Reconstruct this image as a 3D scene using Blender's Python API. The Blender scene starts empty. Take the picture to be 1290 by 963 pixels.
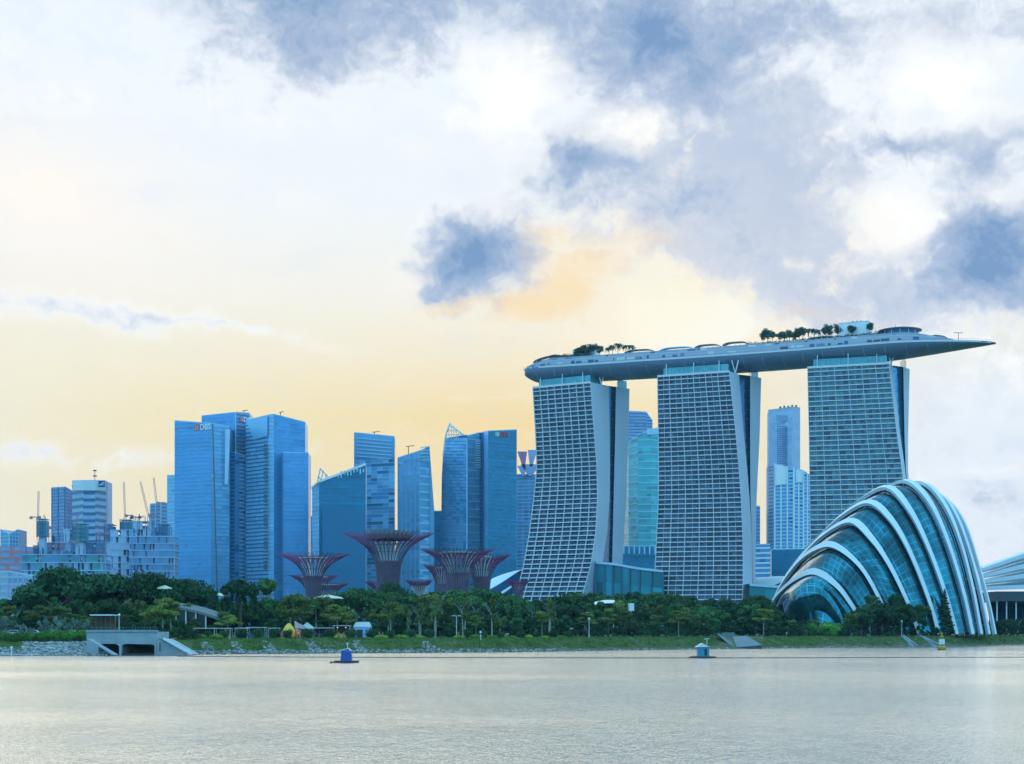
import bpy, math, random
import numpy as np
from mathutils import Vector, noise as mnoise
R = math.radians
random.seed(7)
sc = bpy.context.scene
COL = sc.collection

# ------------------------------------------------------------------ camera
F, CX, HY, CZ = 2000.0, 645.0, 797.0, 5.0      # focal length and horizon in photo pixels, eye height
cam_d = bpy.data.cameras.new('camera'); cam = bpy.data.objects.new('camera', cam_d); COL.objects.link(cam)
cam.location = (0, 0, CZ); cam.rotation_euler = (R(90), 0, 0)
cam_d.sensor_width = 36; cam_d.lens = 36*F/1290; cam_d.shift_y = (HY-481.5)/1290
cam_d.clip_start = 0.5; cam_d.clip_end = 30000
sc.camera = cam
def X(px, D): return (px-CX)/F*D
def Z(py, D): return CZ+(HY-py)/F*D
def P(px, py, D): return Vector((X(px, D), D, Z(py, D)))

# ------------------------------------------------------------------ exposure
sc.view_settings.view_transform = 'Standard'; sc.view_settings.look = 'None'
sc.view_settings.exposure = 0.2; sc.view_settings.gamma = 1; sc.view_settings.use_curve_mapping = False
sc.render.engine = 'CYCLES'
sc.cycles.use_denoising = True; sc.cycles.denoiser = 'OPENIMAGEDENOISE'
sc.cycles.max_bounces = 6; sc.cycles.diffuse_bounces = 2; sc.cycles.glossy_bounces = 3
sc.cycles.transmission_bounces = 3; sc.cycles.volume_bounces = 0; sc.cycles.transparent_max_bounces = 8
sc.cycles.use_adaptive_sampling = True; sc.cycles.adaptive_threshold = 0.02
sc.cycles.sample_clamp_indirect = 4; sc.cycles.caustics_reflective = False; sc.cycles.caustics_refractive = False

def lin(c, g=1.0):
    out = []
    for v in c:
        v = v/255.0
        out.append((v/12.92 if v <= 0.04045 else ((v+0.055)/1.055)**2.4)*g)
    return out

# ------------------------------------------------------------------ sun
SUN_AZ, SUN_EL = -2.0, 11.0
sd = bpy.data.lights.new('sun', 'SUN'); so = bpy.data.objects.new('sun', sd); COL.objects.link(so)
sd.energy = 0.5; sd.angle = R(50); sd.color = (1.0, 0.86, 0.66)
S = Vector((math.sin(R(SUN_AZ))*math.cos(R(SUN_EL)), math.cos(R(SUN_AZ))*math.cos(R(SUN_EL)), math.sin(R(SUN_EL))))
so.rotation_euler = S.to_track_quat('Z', 'Y').to_euler(); so.location = (0, 100, 400)

# ------------------------------------------------------------------ world: cloudy evening sky in azimuth / elevation
world = bpy.data.worlds.new('World'); sc.world = world; world.use_nodes = True
nt = world.node_tree; nt.nodes.clear()
class G:
    """tiny node-graph helper"""
    def __init__(s, nt): s.nt = nt
    def n(s, t, **k):
        x = s.nt.nodes.new(t)
        for a, v in k.items(): setattr(x, a, v)
        return x
    def put(s, sock, v):
        if hasattr(v, 'links') or isinstance(v, bpy.types.NodeSocket): s.nt.links.new(v, sock)
        else: sock.default_value = v
    def m(s, op, a, b=0.0, c=None, clamp=False):
        x = s.n('ShaderNodeMath', operation=op, use_clamp=clamp)
        s.put(x.inputs[0], a); s.put(x.inputs[1], b)
        if c is not None: s.put(x.inputs[2], c)
        return x.outputs[0]
    def mr(s, v, a, b, c=0.0, d=1.0, mode='SMOOTHSTEP'):
        x = s.n('ShaderNodeMapRange', interpolation_type=mode)
        s.put(x.inputs['Value'], v)
        for k, q in (('From Min', a), ('From Max', b), ('To Min', c), ('To Max', d)): x.inputs[k].default_value = q
        return x.outputs['Result']
    def mix(s, f, a, b, bt='MIX'):
        x = s.n('ShaderNodeMix', data_type='RGBA', blend_type=bt, clamp_factor=True)
        s.put(x.inputs['Factor'], f)
        for sock, v in ((x.inputs['A'], a), (x.inputs['B'], b)):
            if isinstance(v, (list, tuple)): sock.default_value = (v[0], v[1], v[2], 1)
            else: s.nt.links.new(v, sock)
        return x.outputs['Result']
    def ramp(s, f, stops, mode='LINEAR'):
        x = s.n('ShaderNodeValToRGB'); x.color_ramp.interpolation = mode
        e = x.color_ramp.elements
        while len(e) < len(stops): e.new(0.5)
        for q, (p, c) in zip(e, stops): q.position = p; q.color = (c[0], c[1], c[2], 1)
        s.put(x.inputs[0], f); return x.outputs[0]
    def noise(s, v, scale, detail=4, rough=0.55, dist=0.0, color=False):
        x = s.n('ShaderNodeTexNoise'); s.put(x.inputs['Vector'], v)
        x.inputs['Scale'].default_value = scale; x.inputs['Detail'].default_value = detail
        x.inputs['Roughness'].default_value = rough; x.inputs['Distortion'].default_value = dist
        return x.outputs['Color' if color else 'Fac']
g = G(nt)
tc = g.n('ShaderNodeTexCoord'); sep = g.n('ShaderNodeSeparateXYZ')
nt.links.new(tc.outputs['Generated'], sep.inputs[0])
az = g.m('MULTIPLY', g.m('ARCTAN2', sep.outputs[0], sep.outputs[1]), 57.2958)
el = g.m('MULTIPLY', g.m('ARCSINE', sep.outputs[2]), 57.2958)
cmb = g.n('ShaderNodeCombineXYZ'); g.put(cmb.inputs[0], az); g.put(cmb.inputs[1], el)
base_v = cmb.outputs[0]
def deg(px, py):
    return (math.degrees(math.atan((px-CX)/F)), math.degrees(math.atan((HY-py)/math.hypot(F, px-CX))))
def vmath(op, a, b):
    x = g.n('ShaderNodeVectorMath', operation=op); g.put(x.inputs[0], a)
    g.put(x.inputs[1], b); return x.outputs[0]
def warped(amount, scale, detail=3):
    c = g.noise(base_v, scale, detail, 0.6, color=True)
    c = vmath('SUBTRACT', c, (0.5, 0.5, 0.5)); c = vmath('MULTIPLY', c, (amount, amount*0.7, 0))
    return vmath('ADD', base_v, c)
W1 = warped(2.0, 0.33, 3)
_c = vmath('SUBTRACT', g.noise(base_v, 1.5, 6, 0.62, color=True), (0.5, 0.5, 0.5))
WV = vmath('ADD', W1, vmath('MULTIPLY', _c, (1.15, 0.8, 0)))
def blob(px, py, rx, ry, rot=0.0, vec=None, hard=False):
    a, e = deg(px, py); k = math.degrees(1/F)
    mp = g.n('ShaderNodeMapping', vector_type='TEXTURE'); g.put(mp.inputs['Vector'], WV if vec is None else vec)
    mp.inputs['Location'].default_value = (a, e, 0); mp.inputs['Rotation'].default_value = (0, 0, R(rot))
    mp.inputs['Scale'].default_value = (rx*k, ry*k, 1)
    gt = g.n('ShaderNodeTexGradient', gradient_type='SPHERICAL' if hard else 'QUADRATIC_SPHERE')
    nt.links.new(mp.outputs[0], gt.inputs[0]); return gt.outputs['Fac']
def total(items, vec=None, hard=True):
    acc = None
    for (px, py, rx, ry, rot, s) in items:
        t = g.m('MULTIPLY', blob(px, py, rx, ry, rot, vec, hard), s)
        acc = t if acc is None else g.m('ADD', acc, t)
    return acc
# clear-sky gradient by elevation
elr = g.m('DIVIDE', el, 45.0, clamp=True)
def pe(py): return deg(645, py)[1]/45.0
col = g.ramp(elr, [(0.0, lin((246, 232, 202))), (pe(640), lin((245, 230, 188))), (pe(530), lin((244, 230, 184))),
                   (pe(450), lin((245, 237, 212))), (pe(380), lin((245, 241, 228))), (pe(260), lin((240, 244, 246))),
                   (pe(120), lin((236, 243, 249))), (pe(0), lin((226, 237, 249))), (1.0, lin((150, 190, 232)))])
side = g.mr(az, deg(860, 0)[0], deg(1240, 0)[0])
lowm = g.mr(el, deg(645, 380)[1], deg(645, 520)[1])
col = g.mix(g.m('MULTIPLY', side, lowm), col, lin((226, 234, 243)))
lft = g.mr(az, deg(330, 0)[0], deg(-100, 0)[0])
col = g.mix(g.m('MULTIPLY', g.m('MULTIPLY', lft, 0.6), lowm), col, lin((244, 240, 224)))
am = blob(660, 540, 560, 190, 0, base_v)
col = g.mix(g.m('MULTIPLY', am, 0.5), col, lin((253, 210, 130)))
am = blob(860, 400, 280, 150, 0, base_v)
col = g.mix(g.m('MULTIPLY', am, 1.2), col, lin((255, 244, 214)))
am = blob(60, 250, 330, 170, -10)
col = g.mix(g.m('MULTIPLY', am, 1.2), col, lin((255, 247, 238)))
# thin veils
veil = g.noise(vmath('MULTIPLY', WV, (0.35, 1.0, 1.0)), 0.55, 6, 0.65)
col = g.mix(g.mr(veil, 0.5, 0.75, 0, 0.35), col, lin((255, 252, 246)))
col = g.mix(g.mr(veil, 0.46, 0.28, 0, 0.22), col, lin((216, 228, 242)))
# cloud density
fbm = g.noise(vmath('MULTIPLY', W1, (0.8, 1.1, 1)), 0.62, 9, 0.6)
fbm2 = g.noise(vmath('ADD', WV, (31, 7, 0)), 2.2, 8, 0.66)
nz = g.m('ADD', g.m('MULTIPLY', g.m('SUBTRACT', fbm, 0.5), 1.8), g.m('MULTIPLY', g.m('SUBTRACT', fbm2, 0.5), 0.45))
pale = total([  # broad pale grey-blue cloud masses
    (880, 130, 300, 170, 0, 1.0), (980, 270, 250, 150, -35, 1.0), (1210, 20, 280, 80, 0, 0.9), (1200, 190, 180, 66, 0, 0.9),
    (900, 240, 220, 130, 20, 0.7), (1250, 320, 160, 130, 10, 1.1), (450, 50, 330, 120, 12, 0.9), (600, 330, 120, 95, 5, 1.0),
    (90, 385, 300, 30, -4, 0.6), (300, 412, 180, 12, -9, 0.45), (90, 575, 240, 28, 0, 0.4), (1000, 350, 170, 95, -20, 0.8),
    (1240, 650, 200, 90, 0, 0.6), (1190, 540, 260, 110, 0, 0.42), (40, 60, 260, 120, 0, 0.35), (205, 296, 66, 34, -20, 0.2),
    (1120, 390, 140, 50, 0, 0.7), (740, 290, 130, 60, -8, 0.5), (30, 120, 120, 30, 0, 0.4)])
dark = total([
    (385, 10, 230, 120, -8, 1.25), (580, -10, 170, 70, 0, 0.8), (830, 50, 250, 130, -8, 1.4), (735, 212, 120, 66, 14, 1.1), (860, 245, 140, 70, 15, 0.7),
    (604, 330, 118, 86, 4, 1.35), (570, 325, 60, 60, 0, 0.4), (1240, 345, 150, 88, 0, 1.3), (1260, 285, 110, 76, 0, 0.8), (1130, 182, 120, 34, 0, 0.8), (1255, 190, 90, 60, 10, 0.8), (950, 305, 120, 70, -25, 0.5),
    (1090, 20, 200, 60, 0, 0.5)])
pd = g.m('ADD', pale, g.m('MULTIPLY', nz, g.mr(pale, 0.0, 0.4, 0.25, 1.0)))
dd = g.m('ADD', dark, g.m('MULTIPLY', nz, g.mr(dark, 0.0, 0.35, 0.05, 0.8)))
warm = total([(860, 340, 330, 200, 0, 1.5), (640, 400, 300, 120, 0, 1.2), (1060, 470, 200, 90, 0, 0.6)], base_v)
wcl = g.m('MULTIPLY', warm, 0.9, clamp=True)
edge = g.mix(wcl, lin((253, 254, 255)), lin((255, 242, 214)))
# bright vapour round the grey clouds, then the grey itself
col = g.mix(g.mr(pd, 0.0, 0.6, 0, 0.6), col, edge)
shade = g.mr(g.m('ADD', pd, g.m('MULTIPLY', g.m('SUBTRACT', fbm2, 0.5), 0.9)), 0.35, 1.5, 0, 1, 'LINEAR')
pc = g.ramp(shade, [(0, lin((226, 234, 244))), (0.5, lin((206, 214, 228))), (1, lin((186, 200, 222)))])
pc = g.mix(g.m('MULTIPLY', warm, 0.30, clamp=True), pc, lin((224, 220, 222)))
col = g.mix(g.mr(pd, 0.22, 0.95), col, pc)
dcol = g.ramp(g.mr(g.m('ADD', dd, g.m('MULTIPLY', g.m('SUBTRACT', fbm2, 0.5), 0.6)), 0.25, 1.4, 0, 1, 'LINEAR'), [(0, lin((212, 218, 230))), (0.45, lin((176, 192, 216))), (1, lin((124, 156, 196)))])
col = g.mix(g.mr(dd, 0.08, 0.85), col, dcol)
holes = g.noise(vmath('ADD', WV, (11, 23, 0)), 0.42, 7, 0.6)
col = g.mix(g.m('MULTIPLY', g.mr(holes, 0.53, 0.70, 0, 0.8), g.m('MULTIPLY', g.mr(dd, 0.7, 0.2), g.mr(pd, 0.1, 0.6))), col, edge)
# sunlit fringes and bright breaks
fr = total([(712, 345, 86, 70, 10, 1.1), (650, 392, 90, 26, -8, 1.1), (570, 386, 60, 14, 8, 0.8), (800, 305, 100, 36, 8, 0.7), (720, 378, 60, 30, 0, 0.8), (690, 288, 50, 26, 0, 0.6), (205, 298, 55, 28, -20, 0.3), (1010, 400, 110, 20, 0, 0.5)])
fra = g.mr(g.m('ADD', fr, g.m('MULTIPLY', nz, g.mr(fr, 0.0, 0.5, 0.1, 1.0))), 0.0, 1.4, 0, 0.8)
col = g.mix(fra, col, lin((252, 222, 172)))
br = total([(1190, 110, 130, 80, -30, 0.95), (1125, 275, 85, 75, -30, 1.0), (790, 165, 100, 46, 0, 1.0), (640, 120, 120, 90, 30, 1.1), (870, 400, 150, 70, 0, 1.2), (1265, 240, 60, 36, 0, 0.8), (1270, 450, 90, 60, 0, 0.9), (1230, 590, 120, 22, 0, 0.55), (1010, 330, 60, 24, -30, 0.5)])
bra = g.mr(g.m('ADD', br, g.m('MULTIPLY', nz, g.mr(br, 0.0, 0.5, 0.1, 1.2))), 0.15, 0.95, 0, 0.95)
bcol = g.mix(g.m('MULTIPLY', warm, 0.7, clamp=True), lin((255, 254, 252)), lin((255, 248, 226)))
col = g.mix(bra, col, bcol)
# the rest of the sky: physical sky, scattered cloud and an added blue fill
sky = g.n('ShaderNodeTexSky', sky_type='NISHITA', sun_disc=False)
sky.sun_elevation = R(SUN_EL); sky.sun_rotation = R(SUN_AZ); sky.air_density = 1.6; sky.dust_density = 1.0; sky.ozone_density = 3.0
WS = 0.12
bk = g.mix(0.9, (0, 0, 0), sky.outputs[0])
rc = g.noise(tc.outputs['Generated'], 2.6, 6, 0.6)
bk = g.mix(g.mr(rc, 0.40, 0.70, 0.1, 0.5), bk, [v/WS for v in lin((214, 232, 255))])
bk = g.mix(0.72, bk, [v/WS*2.35 for v in lin((126, 198, 236))])  # blue boost added to light the camera-facing facades
sc_col = vmath('MULTIPLY', col, (0.91/WS, 0.92/WS, 0.93/WS))
aa = g.m('ABSOLUTE', az)
mask = g.m('MULTIPLY', g.mr(aa, 75, 32), g.mr(el, 75, 34))
out = g.mix(mask, bk, sc_col)
bg = g.n('ShaderNodeBackground'); nt.links.new(out, bg.inputs[0]); bg.inputs[1].default_value = WS
wo = g.n('ShaderNodeOutputWorld'); nt.links.new(bg.outputs[0], wo.inputs[0])
world.cycles.sampling_method = 'MANUAL'; world.cycles.sample_map_resolution = 512

# ------------------------------------------------------------------ helpers
OFF = {}                                     # world position of each parent's origin
class MB:
    def __init__(s): s.v = []; s.f = []; s.m = []
    def face(s, pts, m=0):
        i = len(s.v); s.v += [tuple(p) for p in pts]; s.f.append(tuple(range(i, i+len(pts)))); s.m.append(m)
    def grid(s, rows, m=0, close=False):
        """rows: list of equal-length point lists; shared vertices"""
        i0 = len(s.v); n = len(rows[0])
        for r in rows: s.v += [tuple(p) for p in r]
        for a in range(len(rows)-1):
            for b in range(n if close else n-1):
                c = (b+1) % n
                s.f.append((i0+a*n+b, i0+a*n+c, i0+(a+1)*n+c, i0+(a+1)*n+b)); s.m.append(m(a, b) if callable(m) else m)
    def box(s, c, d, rz=0, m=0, taper=1.0):
        cs, sn = math.cos(rz), math.sin(rz); x, y, z = c; a, b, h = d[0]/2, d[1]/2, d[2]/2; i = len(s.v)
        for (k, t) in ((-h, 1), (h, taper)):
            for (u, w) in ((-a, -b), (a, -b), (a, b), (-a, b)):
                s.v.append((x+(u*cs-w*sn)*t, y+(u*sn+w*cs)*t, z+k))
        for q in ((0, 3, 2, 1), (4, 5, 6, 7), (0, 1, 5, 4), (1, 2, 6, 5), (2, 3, 7, 6), (3, 0, 4, 7)):
            s.f.append(tuple(i+j for j in q)); s.m.append(m)
    def bar(s, a, b, w, h=None, m=0, up=Vector((0, 0, 1))):
        a = Vector(a); b = Vector(b); d = (b-a)
        if d.length < 1e-6: return
        d.normalize(); h = h or w
        if abs(d.dot(up)) > 0.98: up = Vector((0, 1, 0))
        u = d.cross(up).normalized()*w/2; v = u.cross(d).normalized()*h/2; i = len(s.v)
        for p in (a, b):
            for q in (-u-v, u-v, u+v, -u+v): s.v.append(tuple(p+q))
        for q in ((0, 3, 2, 1), (4, 5, 6, 7), (0, 1, 5, 4), (1, 2, 6, 5), (2, 3, 7, 6), (3, 0, 4, 7)):
            s.f.append(tuple(i+j for j in q)); s.m.append(m)
    def tube(s, pts, rad, n=8, m=0, cap=True):
        pts = [Vector(p) for p in pts]
        if not hasattr(rad, '__len__'): rad = [rad]*len(pts)
        rows = []; pu = None
        for k, p in enumerate(pts):
            d = (pts[min(k+1, len(pts)-1)]-pts[max(k-1, 0)]).normalized()
            if pu is None:
                up = Vector((0, 0, 1)) if abs(d.z) < 0.9 else Vector((1, 0, 0)); pu = d.cross(up).normalized()
            u = (pu-d*pu.dot(d)).normalized(); pu = u; v = d.cross(u)
            rows.append([p+(u*math.cos(6.28318*j/n)+v*math.sin(6.28318*j/n))*rad[k] for j in range(n)])
        s.grid(rows, m, True)
        if cap: s.face(rows[0][::-1], m); s.face(rows[-1], m)
    def lathe(s, prof, c, n=16, m=0, cap=False):
        """prof: (r, z) list"""
        rows = [[(c[0]+r*math.cos(6.28318*j/n), c[1]+r*math.sin(6.28318*j/n), c[2]+z) for j in range(n)] for r, z in prof]
        s.grid(rows, m, True)
        if cap: s.face(rows[-1], m); s.face(rows[0][::-1], m)
    def prism(s, poly, z0, z1, m=0):
        """poly xy list; z1 may be a list per corner"""
        n = len(poly); zt = z1 if hasattr(z1, '__len__') else [z1]*n
        for k in range(n):
            a, b = poly[k], poly[(k+1) % n]
            s.face([(a[0], a[1], z0), (b[0], b[1], z0), (b[0], b[1], zt[(k+1) % n]), (a[0], a[1], zt[k])], m)
        s.face([(p[0], p[1], z) for p, z in zip(poly, zt)], m)
        s.face([(p[0], p[1], z0) for p in poly][::-1], m)
    def build(s, name, mats, parent=None, smooth=False, bevel=0):
        o_ = OFF.get(parent.name, Vector((0, 0, 0))) if parent else Vector((0, 0, 0))
        me = bpy.data.meshes.new(name); me.from_pydata([(v[0]-o_[0], v[1]-o_[1], v[2]-o_[2]) for v in s.v], [], s.f)
        for q in (mats if isinstance(mats, (list, tuple)) else [mats]): me.materials.append(q)
        me.polygons.foreach_set('material_index', s.m)
        if smooth: me.polygons.foreach_set('use_smooth', [True]*len(s.f))
        me.update()
        o = bpy.data.objects.new(name, me); COL.objects.link(o)
        if parent: o.parent = parent; OFF[o.name] = o_
        return o
def tag(o, label=None, cat=None, group=None, kind=None):
    if label: o['label'] = label
    if cat: o['category'] = cat
    if group: o['group'] = group
    if kind: o['kind'] = kind
    return o
def thing(name, loc, label, cat, group=None, rz=0):
    o = bpy.data.objects.new(name, None); COL.objects.link(o); o.location = loc; o.rotation_euler = (0, 0, rz)
    o.empty_display_size = 1; OFF[o.name] = Vector(loc); return tag(o, label, cat, group)
def copy_tree(o, parent=None):
    c = o.copy(); COL.objects.link(c)
    if parent: c.parent = parent
    for ch in list(o.children): copy_tree(ch, c)
    return c
def lerp(a, b, t): return a+(b-a)*t
def interp(tab, x):
    if x <= tab[0][0]: return tab[0][1]
    for (a, u), (b, v) in zip(tab, tab[1:]):
        if x <= b: return u+(v-u)*(x-a)/(b-a)
    return tab[-1][1]

# ------------------------------------------------------------------ materials
MATS = {}
def mat(name, base, rough=0.6, metal=0.0, var=0.12, vscale=0.05, spec=0.5, bump=0.0, bscale=1.0, randobj=0.0, coat=0.0):
    """principled with object-space colour variation; base is linear rgb"""
    if name in MATS: return MATS[name]
    m = bpy.data.materials.new(name); m.use_nodes = True; t = m.node_tree; h = G(t); b = t.nodes['Principled BSDF']
    co = h.n('ShaderNodeTexCoord').outputs['Object']
    n1 = h.noise(co, vscale, 5, 0.6)
    v = h.mr(n1, 0.25, 0.75, 1-var, 1+var, 'LINEAR')
    if randobj:
        r = h.n('ShaderNodeObjectInfo').outputs['Random']
        v = h.m('MULTIPLY', v, h.mr(r, 0, 1, 1-randobj, 1+randobj, 'LINEAR'))
    x = h.n('ShaderNodeVectorMath', operation='SCALE'); x.inputs[0].default_value = base; h.put(x.inputs['Scale'], v)
    t.links.new(x.outputs[0], b.inputs['Base Color'])
    b.inputs['Roughness'].default_value = rough; b.inputs['Metallic'].default_value = metal
    b.inputs['Specular IOR Level'].default_value = spec
    if coat: b.inputs['Coat Weight'].default_value = coat
    if bump:
        bp = h.n('ShaderNodeBump'); bp.inputs['Strength'].default_value = bump; bp.inputs['Distance'].default_value = 0.1
        h.put(bp.inputs['Height'], h.noise(co, bscale, 4, 0.6)); t.links.new(bp.outputs[0], b.inputs['Normal'])
    MATS[name] = m; return m
def glassy(name, rgb, rough=0.22, metal=0.55, var=0.10, vscale=0.02):
    return mat(name, lin(rgb), rough, metal, var, vscale)
white = mat('white_render', (0.74, 0.77, 0.80), 0.55, var=0.06, vscale=0.03)
offwhite = mat('pale_panel', (0.60, 0.66, 0.72), 0.5, var=0.08, vscale=0.03)
grey = mat('grey_concrete', (0.34, 0.37, 0.40), 0.8, var=0.18, vscale=0.15)
dkgrey = mat('dark_steel', (0.06, 0.07, 0.09), 0.5, var=0.1)
black = mat('black_rubber', (0.015, 0.016, 0.018), 0.6)
# four shades of each curtain wall glass
def shades(name, rgb, spread=0.16, rough=0.4, metal=0.22):
    out = []
    for i, k in enumerate((1.0, 1-spread, 1+spread, 1-spread*2)):
        c = [min(255, v*k) for v in rgb]; out.append(glassy(name+('', '_deep', '_pale', '_darkest')[i], c, rough, metal))  # panes differ in tone at random
    return out
GL_BLUE = shades('blue_curtain_glass', (76, 146, 200), 0.05)
GL_LBLUE = shades('light_blue_glass', (124, 180, 218), 0.06)
GL_TEAL = shades('teal_glass', (10, 116, 156), 0.05)
GL_DTEAL = shades('deep_teal_glass', (8, 98, 140), 0.06)
GL_STEEL = shades('steel_blue_glass', (100, 156, 196), 0.07)
GL_GREEN = shades('green_tinted_glass', (70, 165, 175), 0.10)
GL_GREY = shades('grey_blue_glass', (128, 152, 188), 0.08, 0.4, 0.2)
BAND_B = mat('blue_spandrel', lin((88, 154, 206)), 0.4, 0.2)
BAND_T = mat('teal_spandrel', lin((16, 120, 158)), 0.4, 0.2)
BAND_D = mat('dark_spandrel', lin((38, 92, 140)), 0.4, 0.2)
BAND_L = mat('pale_spandrel', lin((168, 200, 226)), 0.5, 0.1)

# ------------------------------------------------------------------ land and water
SH = [(-700, 318), (0, 339), (110, 345), (240, 357), (400, 377), (640, 400), (800, 444), (1000, 500), (1180, 555), (1290, 640), (1450, 700), (2200, 900)]
def shore(px): return interp(SH, px)
def ground_z(px, D):
    d = D-shore(px)
    return interp([(-6, -1.2), (0, 0.0), (3, 0.55), (9, 2.0), (16, 3.35), (20, 3.5), (60, 3.7), (300, 4.0)], d)
def gp(px, back): D = shore(px)+back; return Vector((X(px, D), D, ground_z(px, D)))
def gbump(x, y, d):
    return 0 if d < 1 or d > 40 else 0.22*mnoise.noise(Vector((x*0.25, y*0.25, 0)))*min(1, d/4)
mb = MB(); rows = []
pxs = [-3500, -2000, -1200]+[x for x in range(-700, 2001, 8)]+[2600, 3500, 5000]
for px in pxs:
    r = []
    for back in (-8, -3, 0, 1.5, 3, 5, 7, 9, 12, 14, 16, 18, 20, 24, 30, 60, 120, 300, 900, 2500, 6000, 12000):
        D = shore(px)+back; x = X(px, D); z = ground_z(px, D); r.append((x, D, z+gbump(x, D, back)))
    rows.append(r)
mb.grid(rows)
gm = bpy.data.materials.new('grassy_bank'); gm.use_nodes = True; h = G(gm.node_tree); b = gm.node_tree.nodes['Principled BSDF']
co = h.n('ShaderNodeTexCoord').outputs['Object']
n1 = h.noise(co, 0.12, 6, 0.65); n2 = h.noise(co, 1.6, 5, 0.7)
c = h.mix(h.mr(n2, 0.3, 0.7), (0.045, 0.085, 0.022), (0.11, 0.14, 0.045))
c = h.mix(h.mr(n1, 0.48, 0.62), c, (0.17, 0.155, 0.10))
sx = h.n('ShaderNodeSeparateXYZ'); gm.node_tree.links.new(co, sx.inputs[0])
mudm = h.mr(h.m('ADD', sx.outputs[2], h.m('MULTIPLY', n2, 0.8)), 1.25, 0.7)
c = h.mix(mudm, c, h.mix(n2, (0.05, 0.05, 0.035), (0.19, 0.18, 0.15)))
gm.node_tree.links.new(c, b.inputs['Base Color']); b.inputs['Roughness'].default_value = 0.95
b.inputs['Specular IOR Level'].default_value = 0.1
bp = h.n('ShaderNodeBump'); bp.inputs['Strength'].default_value = 0.8; bp.inputs['Distance'].default_value = 0.3
h.put(bp.inputs['Height'], n2); gm.node_tree.links.new(bp.outputs[0], b.inputs['Normal'])
tag(mb.build('ground', gm), kind='structure')
mb = MB(); mb.face([(-14000, -300, 0), (14000, -300, 0), (14000, 14000, 0), (-14000, 14000, 0)])
wm = bpy.data.materials.new('rippled_water'); wm.use_nodes = True; h = G(wm.node_tree); b = wm.node_tree.nodes['Principled BSDF']
co = h.n('ShaderNodeTexCoord').outputs['Object']
def sv(v, s_):
    x = h.n('ShaderNodeVectorMath', operation='MULTIPLY'); h.put(x.inputs[0], v); x.inputs[1].default_value = s_; return x.outputs[0]
w1 = h.noise(sv(co, (4.2, 2.4, 1)), 1.0, 3, 0.65, 0.3); w2 = h.noise(sv(co, (0.8, 0.42, 1)), 1.0, 3, 0.55, 0.4); w3 = h.noise(sv(co, (0.14, 0.05, 1)), 1.0, 2, 0.5)
patch = h.mr(h.noise(sv(co, (0.5, 1, 1)), 0.012, 3, 0.5), 0.35, 0.65, 0.6, 1.3)
ht = h.m('ADD', h.m('MULTIPLY', h.m('ADD', w1, h.m('MULTIPLY', w2, 1.1)), patch), h.m('MULTIPLY', w3, 3.0))
bp = h.n('ShaderNodeBump'); bp.inputs['Strength'].default_value = 1.0; bp.inputs['Distance'].default_value = 0.30
h.put(bp.inputs['Height'], ht)
fz = h.n('ShaderNodeFresnel'); fz.inputs['IOR'].default_value = 1.9; wm.node_tree.links.new(bp.outputs[0], fz.inputs['Normal'])
df = h.n('ShaderNodeBsdfDiffuse'); df.inputs['Color'].default_value = (0.07, 0.095, 0.09, 1)
gl_ = h.n('ShaderNodeBsdfGlossy'); gl_.inputs['Color'].default_value = (1.0, 1.0, 0.92, 1); gl_.inputs['Roughness'].default_value = 0.13; wm.node_tree.links.new(bp.outputs[0], gl_.inputs['Normal'])
mx_ = h.n('ShaderNodeMixShader'); h.put(mx_.inputs[0], h.mr(fz.outputs[0], 0.06, 0.52, 0.46, 1.0, 'LINEAR'))
wm.node_tree.links.new(df.outputs[0], mx_.inputs[1]); wm.node_tree.links.new(gl_.outputs[0], mx_.inputs[2]); wm.node_tree.links.new(mx_.outputs[0], wm.node_tree.nodes['Material Output'].inputs[0])

WATER_BUMP = bp
tag(mb.build('water', wm), kind='structure')

# ------------------------------------------------------------------ three hotel towers
ZROOF = 193.5; ZB = 3.8
WIN_A = [glassy('hotel_window_glass', (38, 62, 92), 0.25, 0.4), glassy('hotel_window_dim', (26, 44, 70), 0.3, 0.3),
         glassy('hotel_window_curtain', (84, 104, 128), 0.6, 0.0), glassy('hotel_window_bright', (56, 84, 112), 0.25, 0.4)]
WIN_B = [glassy('hotel_window_green', (58, 100, 122), 0.2, 0.5), glassy('hotel_window_green_dim', (42, 74, 98), 0.3, 0.3),
         glassy('hotel_window_green_curtain', (98, 132, 140), 0.6, 0.0), glassy('hotel_window_green_bright', (72, 120, 130), 0.25, 0.45)]
FIN = mat('hotel_white_concrete', (0.64, 0.63, 0.67), 0.6, var=0.06, vscale=0.03)
ENDW = mat('hotel_end_cladding', (0.50, 0.57, 0.68), 0.55, var=0.07, vscale=0.02)
ATR = glassy('atrium_blue_glass', (22, 84, 126), 0.2, 0.6)
ATR2 = glassy('atrium_pale_glass', (70, 140, 190), 0.2, 0.6)
CROWN = glassy('crown_green_glass', (74, 140, 152), 0.25, 0.4, 0.3, 0.15)

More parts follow.
